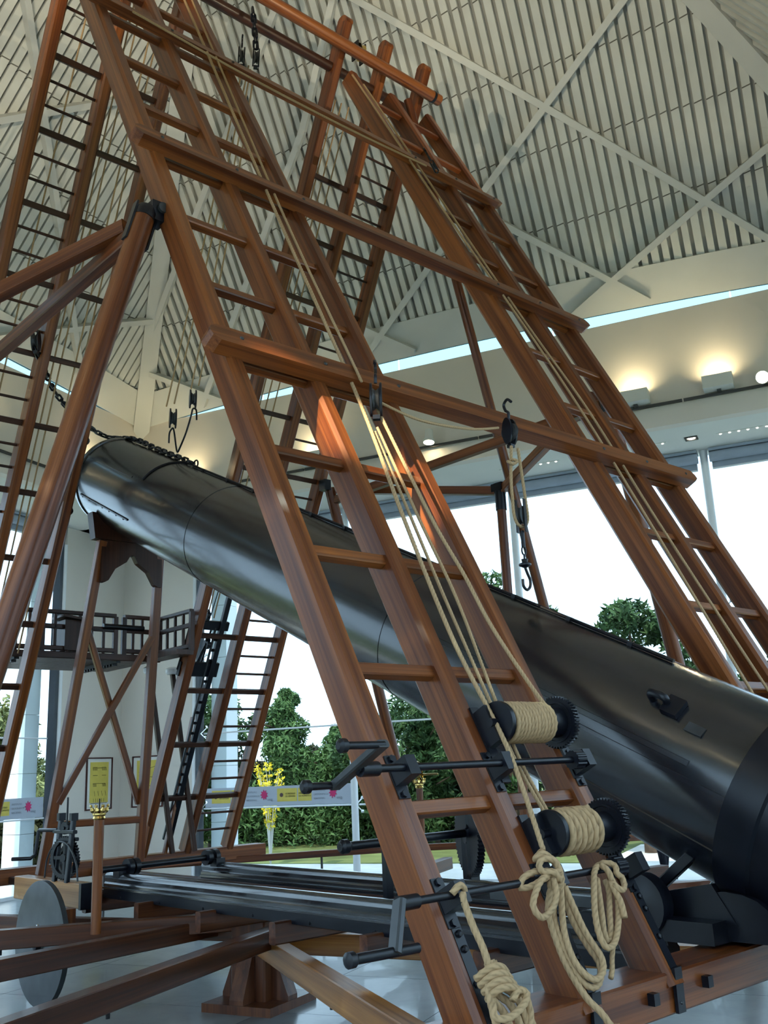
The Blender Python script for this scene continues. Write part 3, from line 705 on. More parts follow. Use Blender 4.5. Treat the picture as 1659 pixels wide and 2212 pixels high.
# iron wheel
t = thing('iron_wheel', (.97, 2.47, 0), 'large flat black iron disc wheel standing on the floor', 'wheel')
lathe('disc', [(.02, -.02), (.455, -.02), (.455, .02), (.445, .022), (.02, .022)], (.97, 2.47, .455), (-1, 0, 0), 'iron_grey', t, 48)
lathe('hub', [(.05, 0), (.05, .04), (.02, .05)], (.95, 2.47, .455), (-1, 0, 0), 'iron', t)
box('axle_plate', (.94, 2.47, .50), (.012, .15, .05), 'iron_grey', t, (Vector((1, 0, 0)), Vector((0, cos(.4), sin(.4))), Vector((0, -sin(.4), cos(.4)))))
for q in ((.09, .06), (-.09, .0), (.02, .10)): lathe('rivet', [(.014, 0), (.010, .01)], (.945, 2.47 + q[0], .48 + q[1]), (-1, 0, 0), 'chrome', t, 8)
rod('axle', (.99, 2.47, .455), (1.25, 2.47, .455), .03, 'iron', t)
box('fork', (1.16, 2.47, .56), (.10, .14, .24), 'wood', t)
# rails
for x, lab in ((1.60, 'near polished iron rail of the tube carriage'), (2.53, 'far polished iron rail of the tube carriage')):
    t = thing('carriage_rail', (x, 0, .78), lab, 'rail', 'carriage rails')
    prof = [(-.05, 0), (.05, 0), (.05, .045), (.036, .058)] + [(.046 * cos(q), .088 + .046 * sin(q)) for q in [PI * j / 8 for j in range(9)]] + [(-.036, .058), (-.05, .045)]
    mb = MB(); mb.prism(prof, (0, 0, 0), (1, 0, 0), (0, 1, 0), (0, 0, 5.35)); o = link('rail_bar', mb.mesh('rail_bar', .5), 'rail', t, mtx((x, 2.62, .775), (0, -1, 0), (0, 0, 1)))
    box('rail_plate', (x - .055, 0, .755), (.016, 5.2, .085), 'iron', t); box('rail_ledge', (x - .066, 0, .79), (.02, 5.2, .012), 'rail', t)
    for i in range(8): lathe('plate_bolt', [(.012, 0), (.008, .008)], (x - .063, 2.3 - .62 * i, .73), (-1, 0, 0), 'iron', t, 8)
# left sole block with the little geared winch, black cross shaft
t = thing('sole_block', (1.33, 3.1, .65), 'sole block with sunlight in its colour, behind the iron wheel', 'beam')
beam('timber', (1.36, 2.52, .75), (1.36, 3.85, .75), .13, .19, 'wood_sun_painted', t, (0, 0, 1)); box('end_cap', (1.36, 2.50, .75), (.15, .04, .20), 'iron', t)
t = thing('geared_winch', (1.33, 2.9, .85), 'small black geared winch with a bent crank on the sole block', 'winch', 'winches')
for y in (2.78, 3.02): 
    beam('upright', (1.30, y, .84), (1.34, y, 1.34), .05, .035, 'iron', t); box('upright_cap', (1.34, y, 1.36), (.06, .05, .06), 'iron', t)
beam('crossbar', (1.32, 2.70, 1.24), (1.32, 3.10, 1.24), .04, .03, 'iron', t); beam('crossbar', (1.36, 2.74, 1.18), (1.36, 3.06, 1.18), .03, .03, 'iron', t)
gear('gear_wheel', (1.33, 2.90, 1.03), (1, .25, 0), .17, 40, .03, 'iron', t, .2, 4); gear('pinion', (1.33, 2.90, 1.27), (1, .25, 0), .05, 12, .04, 'iron', t)
gear('gear_wheel', (1.40, 2.98, 1.00), (1, .25, 0), .13, 32, .03, 'iron', t, .2, 4)
wire('crank', [(1.32, 3.05, 1.25), (1.28, 3.32, 1.25), (1.28, 3.34, 1.24), (1.26, 3.34, 1.05), (1.22, 3.34, 1.02), (1.10, 3.45, 1.02)], .016, 'iron', t)
wire('guard_hoop', [(1.30, 3.22, .86), (1.30, 3.18, 1.02), (1.30, 3.05, 1.13), (1.30, 2.9, 1.16), (1.30, 2.75, 1.12), (1.30, 2.62, 1.0), (1.30, 2.58, .86)], .008, 'iron_grey', t, n=6)
rod('guide_pin', (1.32, 2.86, 1.3), (1.32, 2.86, 1.52), .008, 'iron', t)
t = thing('cross_shaft', (2, 2.42, .95), 'black cross shaft with two collars above the rail ends', 'shaft')
rod('shaft', (1.36, 2.35, .95), (2.50, 2.46, .95), .026, 'iron', t)
for x in (1.62, 1.68, 2.42, 2.5): rod('collar', (x, 2.37 + (x - 1.6) * .1, .95), (x + .045, 2.375 + (x - 1.6) * .1, .95), .065, 'iron', t)
for x in (1.6, 2.53): box('bearing', (x, 2.42, .90), (.09, .10, .08), 'iron', t)
# brass topped post
def brass_post(x, y, z0, z1, lab, big=False):
    t = thing('brass_topped_post', (x, y, z0), lab, 'post'); rod('post', (x, y, z0), (x, y, z1), .036, 'wood', t)
    lathe('brass_collar', [(.038, 0), (.046, .01), (.040, .025), (.048, .035), (.048, .045), (.02, .05)], (x, y, z1), UZ, 'brass', t)
    for i in range(8):
        a = 2 * PI * i / 8; p = Vector((x + .045 * cos(a), y + .045 * sin(a), z1 + .05)); lathe('crown_point', [(.012, 0), (.017, .018), (.006, .04), (.010, .05), (.002, .06)], p, (cos(a) * .4, sin(a) * .4, 1), 'brass', t, 8)
    return t
brass_post(.91, 1.44, .615, 1.375, 'slim wooden post topped by a small brass crown')
t = bpy.data.objects[-1] if False else None
tp = brass_post(4.95, 2.32, .62, 1.42, 'distant wooden post topped by a brass instrument with crossed arms')
for a in (0, .5 * PI, PI, 1.5 * PI): rod('instrument_arm', (4.95, 2.32, 1.56), (4.95 + .22 * cos(a + .4), 2.32 + .22 * sin(a + .4), 1.56), .010, 'brass', tp, seg=8)
lathe('instrument_ring', [(.085, -.02), (.10, -.02), (.10, .02), (.085, .02), (.085, -.02)], (4.95, 2.32, 1.60), (.5, -.8, .2), 'brass', tp, 24, ); rod('instrument_stem', (4.95, 2.32, 1.46), (4.95, 2.32, 1.66), .02, 'brass', tp, seg=10)
rod('needle', (.91, 1.44, 1.42), (.91, 1.44, 1.52), .005, 'iron', bpy.data.objects['brass_topped_post'], seg=6)

# ---------------------------------------------------------------- trestle under the tube mouth
t = thing('trestle', (1.97, 3.75, .84), 'open wooden trestle with crossed braces cradling the tube mouth', 'trestle')
TL0, TL1 = Vector((1.50, 3.76, .84)), Vector((1.80, 3.36, 3.92)); TR0, TR1 = Vector((2.47, 3.74, .84)), Vector((2.43, 3.36, 3.86))
ty = (0, 1, .13)
beam('leg', TL0, TL1, .085, .075, 'wood', t, ty); beam('leg', TR0, TR1, .085, .075, 'wood', t, ty)
def tl(f): return TL0.lerp(TL1, f)
def tr(f): return TR0.lerp(TR1, f)
beam('brace', tl(.20) + Vector((.03, -.02, 0)), tr(.72) + Vector((-.03, -.02, 0)), .06, .05, 'wood', t, ty); beam('brace', tr(.19) + Vector((-.03, .03, 0)), tl(.72) + Vector((.03, .03, 0)), .06, .05, 'wood', t, ty)
beam('stretcher', tl(.14), tr(.14), .06, .075, 'wood', t, ty)
# shaped apron and cradle
cx = 2.115; zt = 3.93
prof = [(-.33, -.42), (-.285, -.42), (-.25, -.40), (-.18, -.28), (-.06, -.20), (-.02, -.13), (.02, -.13), (.06, -.20), (.18, -.28), (.25, -.40), (.285, -.42), (.33, -.42), (.33, 0), (-.33, 0)]
mb = MB(); mb.prism(prof, (cx, 3.33, zt), (1, 0, 0), (0, -.0, 1), (0, .07, 0)); link('apron', mb.mesh('apron'), 'wood_dark', t)
n = 14; arc = [(.43 * sin(PI * (-.30 + .60 * j / n)), .50 - .45 * cos(PI * (-.30 + .60 * j / n)) + .02) for j in range(n + 1)]
mb = MB(); mb.prism([(-.36, 0), (.36, 0), (.40, .26)] + [(x, z) for x, z in reversed(arc)] + [(-.40, .26)], (cx - .05, 3.31, zt), (1, 0, 0), (0, 0, 1), (0, .11, 0)); link('cradle', mb.mesh('cradle'), 'wood_dark', t)

# ---------------------------------------------------------------- gallery between the rear ladders
t = thing('gallery', (2.2, 4.8, 2.9), 'small dark wooden observing gallery with a balustrade behind the trestle', 'balcony')
GX0, GX1, GY0, GY1, GZ = 1.20, 2.93, 4.22, 5.45, 2.92
nb = 9
for i in range(nb):
    y0 = GY0 + (GY1 - GY0) * i / nb; box('floor_plank', ((GX0 + GX1) / 2, y0 + (GY1 - GY0) / nb / 2, GZ - .02), (GX1 - GX0, (GY1 - GY0) / nb - .008, .03), 'wood_dark', t)
beam('front_edge', (GX0, GY0, GZ - .02), (GX1, GY0, GZ - .02), .05, .07, 'wood_dark', t, (0, 0, 1))
def balus(p0, p1, n, thick=()):
    p0 = Vector(p0); p1 = Vector(p1)
    beam('top_rail', p0 + UZ * .42, p1 + UZ * .42, .055, .04, 'wood_dark', t, UZ); beam('mid_rail', p0 + UZ * .27, p1 + UZ * .27, .03, .05, 'wood_dark', t, UZ); beam('bottom_rail', p0 + UZ * .05, p1 + UZ * .05, .05, .045, 'wood_dark', t, UZ)
    for i in range(n + 1):
        q = p0.lerp(p1, i / n); beam('baluster', q, q + UZ * .41, .05 if i in thick else .03, .05 if i in thick else .03, 'wood_dark', t)
balus((1.20, GY0, GZ), (2.40, GY0, GZ), 9, (0, 3, 9)); balus((2.50, GY0, GZ), (2.93, GY0, GZ), 4, (0, 4)); balus((2.93, GY0, GZ), (2.93, 3.55, GZ), 4, (0, 4))
box('side_floor', (2.84, 3.9, GZ - .02), (.20, .75, .05), 'wood_dark', t)
mb = MB(); mb.prism([(-.10, 0), (.12, 0), (.12, .31), (-.10, .31)], (1.92, GY0 - .05, GZ + .03), (1, 0, 0), (0, 0, 1), (0, .2, 0)); bx_ = link('desk_box', mb.mesh('desk_box'), 'wood_dark', t)
box('desk_lid', (1.92, GY0 + .02, GZ + .355), (.30, .28, .025), 'wood_dark', t, (Vector((1, 0, -.12)).normalized(), Vector((0, 1, 0)), Vector((.12, 0, 1)).normalized()))
rod('crank_rod', (2.25, GY0 - .02, GZ + .30), (2.72, GY0 - .02, GZ + .30), .03, 'iron', t)
for x in (1.36, 2.45):                                  # toothed racks under the floor
    mb = MB(); mb.box((x, (GY0 + GY1) / 2 - .2, GZ - .055), (.05, .8, .04))
    for i in range(12): mb.box((x, GY0 + .1 + .066 * i, GZ - .085), (.05, .03, .03))
    link('rack', mb.mesh('rack'), 'iron', t)
for x, y in ((2.92, 4.40), (3.20, 4.40)):
    lathe('support_cap', [(.06, 0), (.075, .02), (.075, .06), (.05, .08)], (x, y, GZ - .16), UZ, 'white', t, 16)
    beam('support_leg', (x, y, GZ - .15), (x + .36, y + .1, .85), .05, .05, 'wood_dark', t); beam('support_brace', (x + .36, y + .16, 2.3), (x + .02, y + .16, .85), .05, .04, 'wood', t)
# rack rail along the right rear ladder, with carriage ironwork
t = thing('ladder_rack', B(3.38, .8), 'black toothed rack rail running up between the rear ladder stiles', 'rail')
beam('rack_bar', B(3.37, .15, .02), B(3.37, 3.2, .02), .06, .05, 'iron', t, BN); beam('rack_bar', B(3.30, .15, .03), B(3.30, 2.6, .03), .02, .03, 'iron_grey', t, BN)
for i in range(20): box('rack_tooth', B(3.33, .3 + .12 * i, .05), (.03, .03, .03), 'iron', t)
t = thing('gallery_carriage', B(3.2, 2.3), 'black iron carriage with gear and levers holding the gallery to the ladder', 'carriage')
beam('cross_plate', B(2.98, 2.62, .05), B(3.46, 2.62, .05), .05, .10, 'iron', t, BV); beam('cross_plate', B(2.98, 2.12, .05), B(3.46, 2.12, .05), .05, .16, 'iron', t, BV)
gear('gear_wheel', B(3.16, 2.72, .06), (1, 0, 0), .07, 18, .04, 'iron', t); gear('gear_wheel', B(3.26, 2.40, .06), (1, 0, 0), .05, 14, .04, 'iron', t)
rod('lever', B(3.2, 2.2, .06), B(3.26, 2.45, .06), .015, 'iron', t); lathe('lever_knob', [(.01, 0), (.03, .02), (.03, .04), (.01, .06)], B(3.26, 2.42, .06), BV, 'iron', t); rod('feeler', B(3.22, 2.72, .06), B(3.24, 3.02, .06), .006, 'iron', t, seg=6); lathe('feeler_tip', [(.004, 0), (.02, .01), (.004, .03)], B(3.24, 3.02, .06), BV, 'iron', t, 8)
for q in (2.98, 3.1, 3.25, 3.38): beam('bar', B(q, 2.1, .07), B(q + .03, 2.66, .07), .022, .02, 'iron', t, BN)

# ---------------------------------------------------------------- the tube
TB = math.radians(25.955); TD = Vector((0, -cos(TB), -sin(TB))); TN = Vector((0, -sin(TB), cos(TB))); TX = Vector((1, 0, 0)); TP = Vector((XC, 4.3, 4.9786)); TR = .4476
def T(tt, ang, r=TR):                                    # along the axis, angle from the top toward -X
    return TP + TD * tt + TN * (r * cos(ang)) - TX * (r * sin(ang))
t = thing('telescope_tube', T(8.2, PI), 'huge glossy black telescope tube slanting between the ladders', 'telescope')
T0, T1 = .80, 8.20
mb = MB(); mb.lathe([(TR - .02, T0 + .02), (TR - .02, T0), (TR + .012, T0), (TR + .012, T0 + .05), (TR, T0 + .055), (TR, 3.1), (TR + .003, 3.1), (TR + .003, 3.16), (TR, 3.16), (TR, 5.7), (TR + .003, 5.7), (TR + .003, 5.76), (TR, 5.76), (TR, T1)], (0, 0, 0), (0, 0, 1), 72, cap=False)
mb.lathe([(TR - .021, T0), (TR - .021, T1)], seg=48, cap=False)
mwT = Matrix((TX, TD.cross(TX), TD)).transposed().to_4x4(); mwT.translation = TP
link('barrel', mb.mesh('barrel', .5), 'tube', t, mwT)
mb = MB(); mb.lathe([(TR + .001, T1 - .02), (TR + .035, T1 - .02), (TR + .035, T1 + .14), (TR + .02, T1 + .15), (TR + .02, T1 + .62), (TR + .04, T1 + .63), (TR + .04, T1 + .70), (.05, T1 + .71), (.02, T1 + .70)], (0, 0, 0), (0, 0, 1), 64, cap=True)
link('mirror_cell', mb.mesh('mirror_cell', .5), 'iron', t, mwT)
def seam(a0, t0, t1, name='seam', h=.006, wd=.03, mat='tube'):
    da = wd / TR / 2; mb = MB(); n = 2; vs = []
    for tt in (t0, t1):
        for r, a in ((TR - .002, a0 - da), (TR + h, a0 - da * .8), (TR + h, a0 + da * .8), (TR - .002, a0 + da)): vs.append(T(tt, a, r))
    mb.add(vs, [(0, 1, 5, 4), (1, 2, 6, 5), (2, 3, 7, 6), (0, 3, 2, 1), (4, 5, 6, 7)]); return link(name, mb.mesh(name), mat, t)
seam(math.radians(62), .86, 1.9, h=.004, wd=.02); seam(math.radians(75), 6.2, 7.95); seam(math.radians(118), 6.6, T1, wd=.035); seam(math.radians(84), 7.2, T1, wd=.025)
s_ = seam(math.radians(112), .95, 2.05, 'hinge_strip', .010, .018, 'iron')
for i in range(7): lathe('rivet', [(.009, 0), (.005, .007)], T(1.0 + .16 * i, math.radians(114), TR + .004), (T(1, math.radians(114), 2) - T(1, math.radians(114), 1)), 'iron', s_, 8)
rod('top_rod', T(2.3, math.radians(4), TR + .012), T(7.5, math.radians(4), TR + .012), .011, 'iron', t, seg=8)
for i in range(12): box('rod_clip', T(2.5 + .43 * i, math.radians(4), TR + .006), (.03, .03, .03), 'iron', t, (TX, TD, TN))
# mouth plate and rollers
mbp = T(T0 - .02, PI / 2, TR + .035)
beam('mouth_bar', mbp + TN * .37, mbp - TN * .36, .06, .035, 'iron_grey', t, -TX)
for aa in (.36, -.36):
    p = mbp + TN * aa; rod('roller', p - TD * .02, p + TD * .13, .038, 'iron', t); rod('roller_tip', p + TD * .13, p + TD * .145, .042, 'iron_grey', t)
# handles on the lower end
hd = T(7.75, math.radians(48)); nn = (T(7.75, math.radians(48), 2) - T(7.75, math.radians(48), 1)).normalized()
box('latch', hd + nn * .015, (.10, .09, .03), 'iron', t, (nn.cross(TD), TD, nn)); wire('grip', [hd + TD * -.12, hd + TD * -.12 + nn * .05, hd + TD * -.04 + nn * .06, hd + TD * -.04], .02, 'iron', t, 8, n=4); box('plate', T(7.90, math.radians(55), TR + .004), (.05, .09, .008), 'iron_grey', t, (nn.cross(TD), TD, nn))
# ring and eye on the top
eye = T(2.28, 0, TR); wire('eye', [eye + TN * (.03 + .035 * cos(a)) + TD * (.035 * sin(a)) for a in [2 * PI * j / 16 for j in range(16)]], .008, 'iron', t, 6, True)
wire('strap', [T(2.1, math.radians(a), TR + .004) for a in range(-60, 61, 6)], .012, 'iron', t, 6)
# mirror carriage
t = thing('tube_carriage', (XC, -2.5, .86), 'black iron carriage with rollers under the lower end of the tube', 'carriage')
box('bed', (XC, -2.62, .90), (1.02, .70, .09), 'iron', t); 
mb = MB(); mb.prism([(-.22, 0), (.22, 0), (.22, .10)] + [(.20 * cos(q), .10 + .10 * sin(q)) for q in [PI * j / 8 for j in range(9)]] + [(-.22, .10)], (1.66, -2.98, .86), (0, 1, 0), (0, 0, 1), (.30, 0, 0)); link('roller_box', mb.mesh('roller_box'), 'iron', t)
for x in (1.56, 2.50):
    lathe('roller', [(.02, -.04), (.135, -.04), (.14, 0), (.135, .04), (.05, .045), (.02, .06)], (x, -2.62, 1.0), (-1, 0, 0), 'iron', t, 28)
    beam('strut', (x + (.12 if x < 2 else -.12), -2.45, .92), (x + (.2 if x < 2 else -.2), -2.85, 1.25), .06, .05, 'iron', t)
for sg in (-1, 1): mb = MB(); mb.prism([(-.20, 0), (.20, 0), (.12, .12), (-.10, .16)], (XC + sg * .40, -2.82, .93), (0, 1, 0), (0, 0, 1), (.04, 0, 0)); link('cheek', mb.mesh('cheek'), 'iron', t)
box('side_rail_plate', (1.62, -2.1, .98), (.03, .9, .05), 'iron_grey', t)
# rear geared crank above the rails
t = thing('rail_winch', (2.9, -.3, .9), 'black winch with a big toothed wheel standing over the rails', 'winch', 'winches')
rod('axle', (1.70, -.3, 1.17), (3.0, -.3, 1.17), .028, 'iron', t); lathe('knob', [(.03, 0), (.045, .02), (.045, .06), (.02, .08)], (1.78, -.3, 1.17), (-1, 0, 0), 'iron', t)
gear('big_gear', (2.90, -.3, 1.15), (1, -.55, 0), .27, 60, .05, 'iron', t, .2); beam('gear_rib', (2.86, -.34, .92), (2.86, -.34, 1.40), .05, .03, 'iron', t); 
beam('lever', (2.86, -.36, 1.20), (3.15, -.15, 1.72), .08, .03, 'iron', t); beam('stand', (2.95, -.25, .82), (2.95, -.25, 1.17), .08, .10, 'iron', t); beam('stand', (2.1, -.3, .82), (2.1, -.3, 1.17), .05, .06, 'iron', t)

# ---------------------------------------------------------------- winches on the near ladder
def winch(v, u0, u1, rr, turns, ua, ub, lab, cw=.055):
    n0 = .085
    t = thing('rope_winch', F(u0, v, 0), lab, 'winch', 'winches')
    lathe('drum', [(cw, 0), (cw, u1 - u0)], F(u0, v, n0), (1, 0, 0), 'iron', t, 32); lathe('flange', [(.02, -.018), (.086, -.016), (.088, -.004), (.086, .006), (.05, .008)], F(u0, v, n0), (1, 0, 0), 'iron', t, 36)
    gear('gear_wheel', F(u1, v, n0), (-1, 0, 0), .108, 46, .026, 'iron', t, .3)
    pts = []; m = turns * 20
    for i in range(m + 1):
        a = 2 * PI * i / 20; u = ua + (ub - ua) * i / m; rad = cw + rr * .9
        pts.append(F(u, v + rad * cos(a + .6), n0 + rad * sin(a + .6)))
    rope('rope_coil', pts, rr, t, 0, 8)
    for u in (u0 - .03, u1 + .06):
        box('bearing', F(u, v, .04), (.045, .16, .10), 'iron', t, (Vector((1, 0, 0)), LV, LN_)); box('bearing_plate', F(u, v - .06, .012), (.05, .34, .016), 'iron', t, (Vector((1, 0, 0)), LV, LN_))
        for dv in (-.18, .06): lathe('bolt', [(.012, 0), (.008, .01)], F(u, v + dv, .02), LN_, 'iron', t, 8)
    rod('spindle', F(u0 - .06, v, n0), F(u1 + .08, v, n0), .018, 'iron', t)
    return t, n0
w1, n0 = winch(-5.69, .64, 1.02, .0115, 12, .668, .925, 'upper rope winch wound with many fine turns on the near ladder', .066)
def shaft(t, v, u0, u1, n, up):
    rod('crank_shaft', F(u0, v, n), F(u1, v, n), .014, 'iron', t); gear('pinion', F(u1 - .04, v, n), (1, 0, 0), .038, 14, .06, 'iron', t)
    for u in (WS / 2, PS + WS / 2, 2 * PS + WS / 2):
        box('shaft_block', F(u, v, .055), (.05, .075, .11), 'iron', t, (Vector((1, 0, 0)), LV, LN_)); box('shaft_foot', F(u, v, .008), (.055, .17, .016), 'iron', t, (Vector((1, 0, 0)), LV, LN_))
        for dv in (-.07, .07): lathe('nut', [(.014, 0), (.014, .012)], F(u, v + dv, .014), LN_, 'iron', t, 6)
shaft(w1, -5.87, -.20, 1.06, .085, True)
rod('crank_socket', F(-.19, -5.87, .085), F(-.11, -5.87, .085), .026, 'iron', w1)
beam('crank_arm', F(-.20, -5.86, .085) + LN_ * -.14, F(-.20, -5.86, .085) + LN_ * .16, .05, .028, 'iron_grey', w1)
for q, u1 in ((-.13, -.32), (.15, -.36)):
    rod('handle', F(-.19, -5.86, .085 + q), F(u1, -5.86, .085 + q), .013, 'iron', w1); lathe('handle_knob', [(.013, 0), (.024, .01), (.024, .03), (.012, .04)], F(u1 + .01, -5.86, .085 + q), (-1, 0, 0), 'iron', w1, 12)
w2, n0 = winch(-6.17, .645, 1.00, .0175, 6, .672, .885, 'lower rope winch wound with six thick turns on the near ladder', .060)
shaft(w2, -6.335, -.22, .98, .085, False)
rod('crank_socket', F(-.23, -6.335, .085), F(-.15, -6.335, .085), .024, 'iron', w2)
beam('crank_arm', F(-.22, -6.325, .085), F(-.30, -6.475, .07), .05, .026, 'iron_grey', w2, (1, 0, 0))
rod('handle', F(-.46, -6.465, .07), F(-.20, -6.47, .07), .016, 'iron', w2); lathe('handle_knob', [(.016, 0), (.024, .01), (.024, .03), (.012, .036)], F(-.45, -6.465, .07), (-1, 0, 0), 'iron', w2, 12)
# iron foot straps
for i, lab in enumerate(('iron foot strap on the outer stile of the near ladder', 'iron foot strap on the middle stile, half hidden by the rope hank', 'long bolted iron foot strap on the inner stile of the near ladder')):
    u = i * PS + WS / 2 + .008; t = thing('foot_strap', F(u, VF), lab, 'strap', 'iron foot straps')
    box('strap', F(u, (VF + -6.40) / 2, .006), (.045, abs(VF + 6.40), .012), 'iron', t, (Vector((1, 0, 0)), LV, LN_)); box('strap_turn', (u, -3.062, .775), (.05, .014, .16), 'iron', t)
    for v in (-6.44, -6.49, -6.60): lathe('bolt', [(.013, 0), (.011, .010), (.004, .014)], F(u, v, .012), LN_, 'iron', t, 10)
    lathe('bolt', [(.008, 0), (.005, .006)], (u, -3.069, .73), (0, -1, 0), 'iron_grey', t, 8)

# ---------------------------------------------------------------- ropes
RG = 'running ropes of the stand'
def FR(L): return [F(*p) for p in L]
def roped(pts, r, lab, **kw): return tag(rope('rope', pts, r, **kw), lab, 'rope', RG)
roped(FR([(.90, 1.4, .06), (.86, .2, .06), (.78, -2.0, .06), (.745, -3.5, .06), (.72, -3.98, .06), (.66, -4.6, .06), (.62, -5.28, .06), (.60, -5.8, .10), (.50, -6.25, .13)]), .0105, 'rope running the length of the near ladder down to the tied hank')
roped(FR([(1.00, 1.4, .06), (.94, .2, .06), (.84, -2.05, .06), (.775, -3.5, .10), (.76, -3.62, .11)]), .0082, 'second rope of the upper pair, ending at the block on the lowest cross beam')
roped(FR([(.745, -3.98, .06), (.73, -4.55, .05), (.705, -5.02, .05), (.715, -5.53, .03), (.705, -5.84, .03), (.70, -6.10, .06)]), .0082, 'rope hanging from the block to the lower winch')
roped(FR([(.78, -3.94, .06), (.785, -4.55, .05), (.785, -5.02, .05), (.755, -5.53, .03), (.735, -5.84, .03), (.72, -6.10, .06)]), .0082, 'twin rope beside it to the lower winch')
roped(FR([(.81, -3.82, .09), (.81, -4.57, .10), (.85, -4.92, .10), (.87, -5.22, .10), (.915, -5.60, .13), (.925, -5.66, .155)]), .0095, 'rope leading to the right end of the upper winch drum')
roped([F(.80, -3.76, .10), F(1.10, -3.83, .10), F(1.50, -3.80, .11), F(1.80, -3.72, .12)], .0082, 'slack rope crossing to the hanging hook block')
roped(FR([(2.88, 1.4, .04), (2.99, -.7, .04), (3.10, -2.0, .04), (3.16, -3.04, .04), (3.12, -4.13, .04), (3.04, -5.5, .04)]), .0095, 'left rope down the far ladder')
roped(FR([(2.98, 1.3, .04), (3.08, -.76, .04), (3.17, -2.1, .04), (3.27, -3.05, .04), (3.24, -4.15, .04), (3.26, -5.5, .04)]), .0095, 'right rope down the far ladder')
roped(FR([(.22, -.06, .09), (1.2, -.07, .06), (2.2, -.075, .06), (3.10, -.06, .08)]), .009, 'cord along the underside of the uppermost cross beam')
for i, (u, n_) in enumerate(((.90, .0), (.98, .04), (1.10, .0), (1.19, .05))):
    roped([B(u, 8.2, n_), B(u + .02, 5.2, n_ + .02), B(u + .03, 2.2, n_)], .008, 'thin rope in the inner bay of the left rear ladder, %s of four' % ['leftmost', 'second', 'third', 'rightmost'][i])
roped([B(.54, 8.2, .04), B(.52, 5.2, .05), B(.51, 1.2, .04)], .008, 'thin rope down the outer bay of the left rear ladder')
for i, (x0, x1, y1, z1) in enumerate(((1.86, 2.00, 2.50, 5.10), (1.93, 2.05, 2.44, 5.12), (1.97, 2.09, 2.20, 5.20), (2.03, 2.13, 2.13, 5.22))):
    roped([(x0, .93 + .03 * i, 7.95), ((x0 + x1) / 2, (.93 + y1) / 2, (7.95 + z1) / 2 - .03), (x1, y1, z1)], .008, 'hoisting rope from the top blocks to the tube, %s of four' % ['first', 'second', 'third', 'last'][i])
for i, x in enumerate((3.18, 3.26, 3.36)):
    roped([B(x, 8.3, .05), B(x, 4.2, .06), B(x, 2.7, .05)], .008, 'thin rope in the inner bay of the right rear ladder, %s of three' % ['leftmost', 'middle', 'rightmost'][i])
# rope hanks on the lower shaft
g = 'rope hanks tied to the lower winch shaft'
t = thing('rope_hank', F(.5, -6.5, .1), 'big tied rope hank hanging over the middle stile', 'rope', g); R1 = .0125
rope('loop', FR([(0.498, -6.337, 0.13), (0.407, -6.353, 0.14), (0.33, -6.417, 0.13), (0.323, -6.457, 0.13), (0.361, -6.471, 0.12), (0.417, -6.447, 0.13), (0.454, -6.407, 0.14), (0.473, -6.351, 0.14)]), R1, t)
rope('ear', FR([(0.50, -6.327, 0.13), (0.423, -6.314, 0.12), (0.368, -6.323, 0.10), (0.35, -6.351, 0.085), (0.384, -6.358, 0.11), (0.447, -6.345, 0.13), (.50, -6.34, .12)]), R1, t)
rope('tail', FR([(0.481, -6.37, 0.11), (0.455, -6.448, 0.07), (0.444, -6.572, 0.06), (0.45, -6.661, 0.06), (0.475, -6.742, 0.06), (0.49, -6.80, 0.08), (0.49, -6.87, 0.10)]), R1, t)
rope('strand', FR([(0.52, -6.36, 0.11), (0.479, -6.456, 0.07), (0.46, -6.541, 0.07), (0.457, -6.609, 0.07), (0.472, -6.684, 0.07), (0.515, -6.715, 0.07), (0.567, -6.7, 0.07), (0.603, -6.647, 0.07), (0.584, -6.582, 0.07), (0.553, -6.482, 0.08), (0.55, -6.362, 0.11)]), R1, t)
rope('strand', FR([(0.532, -6.36, 0.12), (0.475, -6.511, 0.09), (0.454, -6.61, 0.09), (0.47, -6.67, 0.095), (0.515, -6.698, 0.095), (0.569, -6.68, 0.095), (0.596, -6.632, 0.095), (0.571, -6.534, 0.095), (0.54, -6.37, 0.12)]), R1, t)
rope('knot', FR([(0.49, -6.25, 0.13), (0.435, -6.275, 0.13), (0.463, -6.265, 0.15), (0.5, -6.285, 0.145), (0.515, -6.331, 0.15), (0.50, -6.363, 0.14), (0.468, -6.34, 0.16), (0.43, -6.325, 0.14), (0.42, -6.30, 0.15), (0.45, -6.285, 0.155), (0.49, -6.30, 0.165), (.51, -6.335, .15), (.52, -6.37, .13), (.49, -6.38, .11), (.47, -6.36, .12), (.50, -6.335, .155), (.54, -6.34, .12)]), R1 * 1.05, t)
rope('end_knot', FR([(.48, -6.85, .10), (.51, -6.86, .11), (.50, -6.885, .12), (.47, -6.88, .10), (.48, -6.855, .12), (.51, -6.875, .10)]), R1, t)
t = thing('rope_hank', F(.75, -6.4, .12), 'narrow rope hank hanging at the inner end of the lower shaft', 'rope', g)
rope('loop', FR([(0.812, -6.322, 0.10), (0.757, -6.348, 0.11), (0.702, -6.402, 0.12), (0.638, -6.494, 0.12), (0.607, -6.57, 0.12), (0.618, -6.615, 0.12), (0.677, -6.6, 0.12), (0.754, -6.53, 0.12), (0.809, -6.453, 0.12), (0.81, -6.396, 0.13), (0.81, -6.353, 0.13), (0.814, -6.315, 0.10)]), R1, t)
rope('hitch', FR([(.80, -6.33, .07), (0.832, -6.32, 0.11), (0.854, -6.345, 0.14), (0.83, -6.38, 0.15), (0.862, -6.394, 0.14), (0.852, -6.427, 0.14), (0.803, -6.44, 0.15), (0.785, -6.402, 0.14), (0.79, -6.438, 0.135), (0.785, -6.48, 0.14), (0.761, -6.544, 0.14)]), R1, t)
